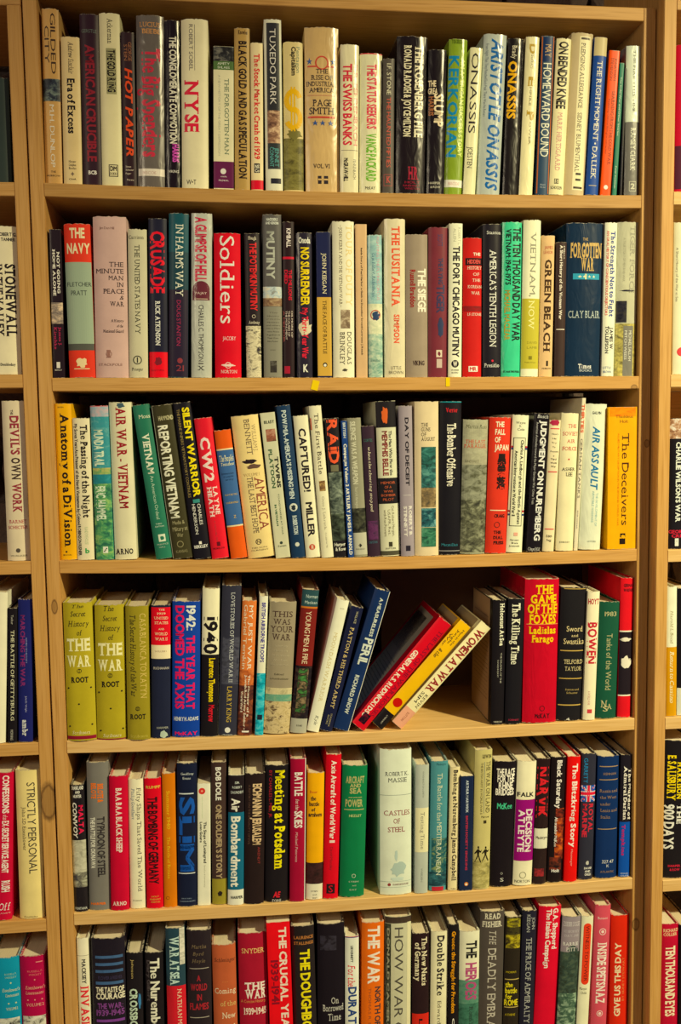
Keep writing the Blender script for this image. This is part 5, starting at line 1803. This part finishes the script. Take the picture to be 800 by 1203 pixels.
>m6|.21944|.00520|.10226|.03571|.19723|-0.0022|ac5838|j|faded orange-brown book titled The Coming of the New Deal, bottom shelf
H|4c2820|i|.1|.98|0.106|0.137|Schlesinger
H|c88850|s|.4|.65|0.294|0.308|···
H|d8c8a8|r|.08|.96|0.350|0.394|Coming
H|c8a868|r|.3|.96|0.456|0.497|of the
H|d8c8a8|r|.36|.92|0.549|0.598|New
H|d8c8a8|r|.36|.92|0.648|0.692|Deal
>m6|.26283|.00567|.10192|.04330|.21295|-0.0013|982030|j|thick dark red book titled The War A Concise History, bottom shelf
H|d8b474|r|.12|.92|0.115|0.151|SNYDER
H|e4d8c8|R|.2|.92|0.373|0.425|THE
H|e4d8c8|R|.2|.95|0.430|0.490|WAR
H|c88850|s|.05|.92|0.501|0.523|A Concise History
H|e0c8b4|R|.14|.95|0.564|0.611|1939•1945
>m6|.30511|.00194|.10180|.03556|.22983|-0.0123|d41828|p|bright red book with wide pale title The Crucial Years, bottom shelf
V|e4d0bc|S|.52|.82|0.037|0.831|THE CRUCIAL YEARS
V|7c1824|S|.14|.44|0.262|0.571|1939-1941
>m6|.34225|.00565|.10160|.03484|.21924|-0.0114|1e181c|g|black book with big yellow title starting The Dough, bottom shelf
H|a06838|S|.1|.95|0.074|0.095|LAURENCE
H|a06838|S|.1|.95|0.115|0.136|STALLINGS
V|e4d424|S|.36|.76|0.173|0.873|THE DOUGHBOYS
>m6|.38106|.00543|.10145|.04175|.22027|0.0109|1c161e|c|very thick black book titled On Borrowed Time low on its spine, bottom shelf
H|b8b4a8|r|.5|.78|0.541|0.587|On
H|b8b4a8|r|.18|.96|0.594|0.642|Borrowed
H|b8b4a8|r|.38|.86|0.661|0.711|Time
P|2c2830 1c161e 34303c|.1|.7|0.088|0.194
>m6|.41330|.00494|.10135|.02123|.19796|0.0123|dcdcc8|j|white book with red and blue head stripe titled For the Duration, bottom shelf
B|203c74|0|1|-0.001|0.018
B|e4e0d0|0|1|0.012|0.024
B|b83038|0|1|-0.013|0.006
V|3c3c3c|S|.4|.56|0.076|0.210|LEE KENNETT
V|c83038|i|.2|.72|0.232|0.410|For the
V|243c70|S|.24|.8|0.413|0.871|DURATION
>m6|.44506|.00320|.10155|.03439|.21885|0.0166|dc6c2c|j|orange book titled The War North of Rome, bottom shelf
V|e8dcc8|S|.28|.78|0.028|0.454|THE WAR
V|3c3434|S|.6|.84|0.476|0.931|NORTH OF ROME
V|9c5430|s|.3|.42|0.482|0.931|THOMAS R. BROOKS
>m6|.48478|.00372|.10169|.04096|.22482|0.0148|c0bc9c|g|thick grey book in a worn clear jacket titled How War Came, bottom shelf
B|3c3028|0|1|0.002|0.047
P|34382c 4c5040 24281c|0|.22|0.050|1.408
V|9c9c80|S|.08|.16|0.083|1.211|DONALD CAMERON WATT
V|4c4840|s|.36|.68|0.077|1.080|HOW WAR CAME
B|d8d0a8|.84|.98|0.044|1.408
>m6|.52097|.00333|.10164|.02609|.19591|0.0099|2c1a1e|j|dark book titled The New Nazis of Germany, bottom shelf
V|dcd0ac|R|.56|.86|0.034|0.434|The New Nazis
V|dcd0ac|R|.16|.46|0.076|0.394|of Germany
B|c83428|0|1|0.669|1.485
V|2c1418|S|.4|.6|0.711|0.956|Lewis
>m6|.55002|.00570|.10192|.02661|.19561|0.0175|e0d8b0|j|cream book titled Double Strike in heavy black, bottom shelf
V|2a2428|R|.36|.76|0.036|0.536|Double Strike
V|5c5444|r|.4|.62|0.582|1.052|Edward Jablonski
>m6|.57247|.00314|.10190|.01573|.20677|0.0136|1c181c|j|narrow black book with orange title Greece: the Struggle for Freedom, bottom shelf
V|e49c30|S|.3|.66|0.055|0.701|Greece: the Struggle for Freedom
V|dcd8c8|S|.4|.6|0.742|0.979|Condit
>m6|.59745|.00311|.10230|.03169|.19340|0.0157|dcd8b8|j|white over green book titled The Heroes in black and pink, bottom shelf
P|58846c 487460 688c74|0|1|0.413|0.620
P|3c6854 2c5040 487460|0|1|0.613|1.527
V|242424|S|.34|.84|0.082|0.228|THE
V|a84c74|S|.32|.84|0.267|0.582|HEROES
V|2c3c34|r|.5|.7|0.636|0.989|Ronald McKie
>m6|.63365|.00618|.10279|.03822|.22104|0.0192|4c443e|c|grey-brown book titled The Deadly Embrace, bottom shelf
H|c8c0a8|R|.16|.82|0.017|0.055|READ
H|a88c74|s|.1|.9|0.060|0.064|━━━━
H|c8c0a8|R|.06|.9|0.075|0.114|FISHER
V|b8b0a0|i|.36|.64|0.145|0.246|THE
V|b8b0a0|r|.32|.66|0.273|0.960|DEADLY EMBRACE
>m6|.66577|.00610|.10301|.02502|.20969|0.0249|241e16|g|black book with scattered gold patches titled The Battle for Rome, bottom shelf
P|5c5420 241e16 b4a830|.1|.95|0.011|0.082
P|74681f 241e16 c0b038|.05|.95|0.139|0.246
P|3c3818 241e16 2c2818|.1|.9|0.082|0.139
H|b8a430|s|.1|.75|0.424|0.439|MORRIS
B|b8a45c|.05|.95|0.485|0.492
H|d8c83c|S|.08|.55|0.511|0.549|the
H|d8c83c|S|.08|.84|0.556|0.597|battle
H|d8c83c|S|.1|.5|0.605|0.642|for
H|d8c83c|S|.04|.9|0.650|0.693|ROME
B|b8a45c|.05|.95|0.704|0.711
H|b8a430|s|.1|.75|0.758|0.775|ATHENE
>m6|.69113|.00634|.10330|.02283|.21785|0.0274|1e1e2c|j|blue-black book titled The Price of Admiralty, bottom shelf
V|a8a8a0|s|.66|.88|0.051|0.141|JOHN
V|a8a8a0|s|.3|.54|0.031|0.161|KEEGAN
V|a8a8a0|r|.3|.68|0.205|0.854|THE PRICE OF ADMIRALTY
>m6|.72091|.00554|.10424|.03572|.22217|0.0436|cc2034|c|bright red book with small white title The Italian Campaign, bottom shelf
V|e8dcd0|S|.62|.84|0.015|0.315|G.A. Shepperd
V|e8dcd0|S|.32|.54|0.019|0.456|The Italian Campaign
>m6|.75421|.00193|.10461|.02990|.20458|0.0472|34443c|j|lavender over dark green photo book beside the bright red one, bottom shelf
B|8c8084|0|1|-0.004|0.285
D|34443c|.3|1|0.223|0.326
P|34443c 2c3428 505c48|0|1|0.285|0.618
P|4c6450 a0b498 2c4038|0|1|0.618|1.057
H|c0b8b4|r|.06|.94|0.042|0.077|ZEEBRUGGE
H|b4acac|r|.1|.9|0.109|0.127|ST. GEORGE'S
H|b4acac|r|.15|.9|0.144|0.162|DAY, 1918
H|d8d4c8|r|.08|.9|0.206|0.232|BARRIE
H|d8d4c8|r|.26|.76|0.249|0.276|PITT
>m6|.78102|.00195|.10463|.01887|.20337|0.0414|e0dcb8|j|cream book with red rounded label titled Witness to Power, bottom shelf
Q|d8442c|.18|.84|0.056|0.555
V|4c1818|s|.38|.68|0.076|0.527|WITNESS TO POWER
H|6c6850|r|.1|.7|0.576|0.597|Marquis
H|6c6850|r|.2|.7|0.611|0.631|Childs
>m6|.80936|.00429|.10512|.02512|.21807|0.0282|c4505c|j|pink-red book with cream title Inside Spetsnaz, bottom shelf
H|e4c8bc|r|.15|.8|0.088|0.106|Baranov
O|e4c8bc|.5|0.200|.22
C|e4c8bc|.5|0.200|.1
V|e4d4c4|R|.24|.78|0.283|0.746|INSIDE SPETSNAZ
O|e4c8bc|.5|0.823|.2
C|e4c8bc|.5|0.823|.1
>m6|.84330|.00578|.10554|.02949|.19853|0.0074|cc3424|c|orange-red book reading upward Give Us This Day, last on the bottom shelf
U|e0cca4|S|.22|.52|0.230|0.849|GIVE US THIS DAY
U|d87848|s|.62|.74|0.355|0.720|BY SIDNEY STEWART
>l1|-.06470|.00592|1.42535|.03767|.14162|0.0112|2c3430|j|dark book cut by the left edge of the photo, top shelf of left bookcase
V|4c5c60|s|.4|.6|0.155|0.819|ARCHER
>l2|-.06578|.00468|1.16150|.04427|.20504|0.0113|ccc09c|j|cream book with heavy black title In the Valley, left bookcase
H|2c2828|S|.4|.98|0.044|0.066|ROBERT G.
H|2c2828|S|.52|.94|0.079|0.099|TANNER
V|241c20|R|.62|.90|0.252|0.740|STONEWALL
V|241c20|R|.3|.52|0.252|0.740|IN THE VALLEY
H|2c2828|R|.38|.84|0.923|0.940|Doubleday
>l3|-.05837|.00628|.89608|.03165|.22857|0.0043|c8b898|j|cream book with red and black title Devil's Own Work, left bookcase
V|3c2c28|R|.4|.5|0.056|0.086|THE
V|843038|R|.36|.72|0.093|0.334|DEVIL'S
V|3c2c28|R|.36|.72|0.353|0.491|OWN
V|843038|R|.36|.72|0.510|0.693|WORK
H|a04044|r|.15|.9|0.742|0.763|BARNET
H|a04044|r|.1|.95|0.779|0.798|SCHECTER
C|4c443c|.5|0.935|.1
H|6c6450|s|.15|.9|0.963|0.973|WALKER
>l4|-.10333|.00226|.63030|.02979|.22285|0.0580|d8d0b0|j|plain white book cut by the left photo edge, fourth shelf of left bookcase
>l4|-.07830|.00261|.62972|.01248|.19894|0.0451|1c181c|j|narrow black book titled The Battle of Gettysburg, left bookcase
V|a8a494|s|.35|.6|0.052|0.121|Tucker
V|ccc8a4|r|.34|.7|0.165|0.833|THE BATTLE OF GETTYSBURG
V|a8a494|s|.3|.6|0.902|0.980|MORNING
>l4|-.05963|.00316|.62984|.02018|.21097|0.0391|1c2058|j|dark blue book with dull red vertical title and small white logo, left bookcase
V|742c5c|S|.18|.48|0.111|0.610|MARCHING THE WAR
V|8488a8|s|.54|.64|0.266|0.446|ARMIES OF HISTORY
V|a0a0b8|s|.5|.62|0.676|0.790|John D. Wright
V|d8d8d0|R|.3|.65|0.843|0.957|ambr
>l5|-.10906|.00278|.36174|.03538|.22491|0.0541|ac1c34|j|red book with vertical white title Confessions, fifth shelf of left bookcase
V|dcccc0|S|.6|.84|0.021|0.275|CONFESSIONS
V|dcccc0|i|.62|.8|0.285|0.318|of an
V|dcccc0|S|.6|.84|0.326|0.678|EX-SECRET SERVICE AGENT
V|e4dcd0|S|.6|.9|0.731|0.807|RUSH
H|e4d8d0|i|.5|.95|0.883|0.932|Off
H|d8b0a8|s|.4|.95|0.948|0.956|DELACORTE
>l5|-.06174|.00306|.36100|.03541|.22686|0.0121|d4c080|j|thick pale yellow book titled Strictly Personal, left bookcase
V|34302c|s|.46|.78|0.083|0.694|STRICTLY PERSONAL
V|4c3c30|r|.24|.38|0.246|0.536|John S.D. Eisenhower
H|6c5c40|s|.2|.75|0.980|0.991|Doubleday
>l6|-.10485|.00209|.09883|.04134|.20509|0.0022|187c94|j|teal volume with gold print and portraits at foot, bottom row of left bookcase
H|88a890|s|.5|.9|0.121|0.135|RUSSELL F.
H|88a890|s|.5|.9|0.146|0.160|WEIGLEY
C|a8b088|.7|0.195|.03
H|b8b890|i|.4|.98|0.235|0.260|Eisenhower's
H|b8b890|i|.5|.95|0.277|0.299|Lieutenants
C|a8b088|.6|0.350|.03
C|a8b088|.85|0.350|.03
H|b8b890|r|.5|.9|0.382|0.402|VOLUME 1
P|a8a898 2c2828 c8c4b0|.05|.95|0.461|0.635
>l6|-.06536|.00338|.09887|.03657|.20430|0.0045|9c1840|j|crimson volume with gold print and portraits at foot, bottom row of left bookcase
B|c88078|.65|.9|0.045|0.052
H|c86c68|s|.3|.9|0.111|0.125|RUSSELL F.
H|c86c68|s|.35|.85|0.136|0.150|WEIGLEY
C|d89080|.58|0.182|.03
H|d8a088|i|.2|.98|0.228|0.254|Eisenhower's
H|d8a088|i|.2|.9|0.270|0.293|Lieutenants
C|d89080|.28|0.336|.03
C|d89080|.56|0.336|.03
C|d89080|.84|0.336|.03
H|d8a088|r|.2|.9|0.363|0.385|VOLUME 2
P|b8b4a0 2c2424 d0ccb8|.05|.95|0.460|0.639
>r1|.91542|-.02235|1.41555|.02686|.20701|-0.0079|b01c30|c|red and plum book cut by the right photo edge, top shelf of right bookcase
B|4c2030|0|1|0.686|0.982
>r2|.91962|-.01981|1.15114|.03007|.22186|-0.0043|dcd8b4|j|cream book with red dot cut by the right photo edge, second shelf of right bookcase
V|6c6450|s|.1|.2|0.166|0.519|A Short History of the War at Sea
C|c84848|.4|0.850|.22
>r3|.92007|-.01777|.88944|.03467|.19676|-0.0065|1e1a20|j|black book with photo at head and white title ending Wilson's War, right bookcase
P|b08868 e0d8c8 5c3c30|.02|1|0.000|0.154
V|dcdccc|S|.3|.5|0.180|0.792|CHARLIE WILSON'S WAR
H|c03040|S|.02|.85|0.855|0.879|GEORGE
H|c03040|S|.14|.8|0.887|0.911|CRILE
H|d8d8c8|S|.28|.44|0.928|0.968|✝
>r4|.91064|-.02027|.63108|.01650|.20165|-0.0133|e0dcbc|j|white over gold narrow book titled Return to Cassino, right bookcase
B|c8901c|0|1|0.464|1.004
V|a0946c|i|.35|.62|0.185|0.437|Harold L. Bond
V|e4dcb0|i|.32|.7|0.496|0.896|Return to Cassino
>r4|.93493|-.01938|.63109|.02853|.19797|-0.0082|1e1a1e|j|black over white book cut by the right photo edge, fourth shelf of right bookcase
B|dcd8c0|0|1|0.782|1.011
>r5|.92386|-.01944|.37220|.04833|.22028|0.0109|1e1a1e|j|very thick black book titled The 900 Days in white and yellow, right bookcase
V|e4c82c|R|.42|.58|0.155|0.425|HARRISON
V|e4c82c|R|.12|.36|0.108|0.433|E. SALISBURY
V|e4e0d0|R|.44|.6|0.461|0.603|THE
V|e4e0d0|S|.04|.34|0.461|0.788|900 DAYS
H|c03040|S|.2|.6|0.903|0.918|HARPER
H|c03040|S|.25|.58|0.930|0.946|& ROW
>r6|.91610|-.01783|.11004|.03029|.18696|-0.0067|b01c34|j|crimson book with cream vertical title Ten Thousand Eyes, right bookcase
H|d8b088|S|.16|.96|0.044|0.072|RICHARD
H|d8b088|S|.16|.9|0.081|0.105|COLLIER
V|e4d4b0|S|.3|.78|0.195|0.817|TEN THOUSAND EYES
>r6|.94350|-.01883|.11000|.02350|.18349|-0.0056|1c1418|j|dark book cut by the right photo edge, bottom row of right bookcase'''

GROUPS = {'m': 'books on row %s of the middle bookcase', 'l': 'books in the left bookcase', 'r': 'books in the right bookcase'}
bk = root = rnd = None
for ln in BOOKS.split('\n'):
    if ln[0] == '>':
        q = ln[1:].split('|')
        case, row = q[0][0], q[0][1]
        x, y, z, w, h, lean = map(float, q[1:7])
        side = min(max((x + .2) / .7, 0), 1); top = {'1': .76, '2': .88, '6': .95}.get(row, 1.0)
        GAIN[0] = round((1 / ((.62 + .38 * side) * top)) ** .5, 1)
        rnd = random.Random(len(ln) + int(w * 1e5))
        root = empty('book', (x, y, z), q[9], 'book', GROUPS[case] % row if '%' in GROUPS[case] else GROUPS[case], (0, lean, 0))
        bk = Book(w, h, q[8], min(0.168, max(0.105, h * 0.66)))
        cover(bk, root, q[7], rnd)
    else:
        element(bk, root, ln, rnd)
bpy.data.objects.remove(to); bpy.data.curves.remove(tc)
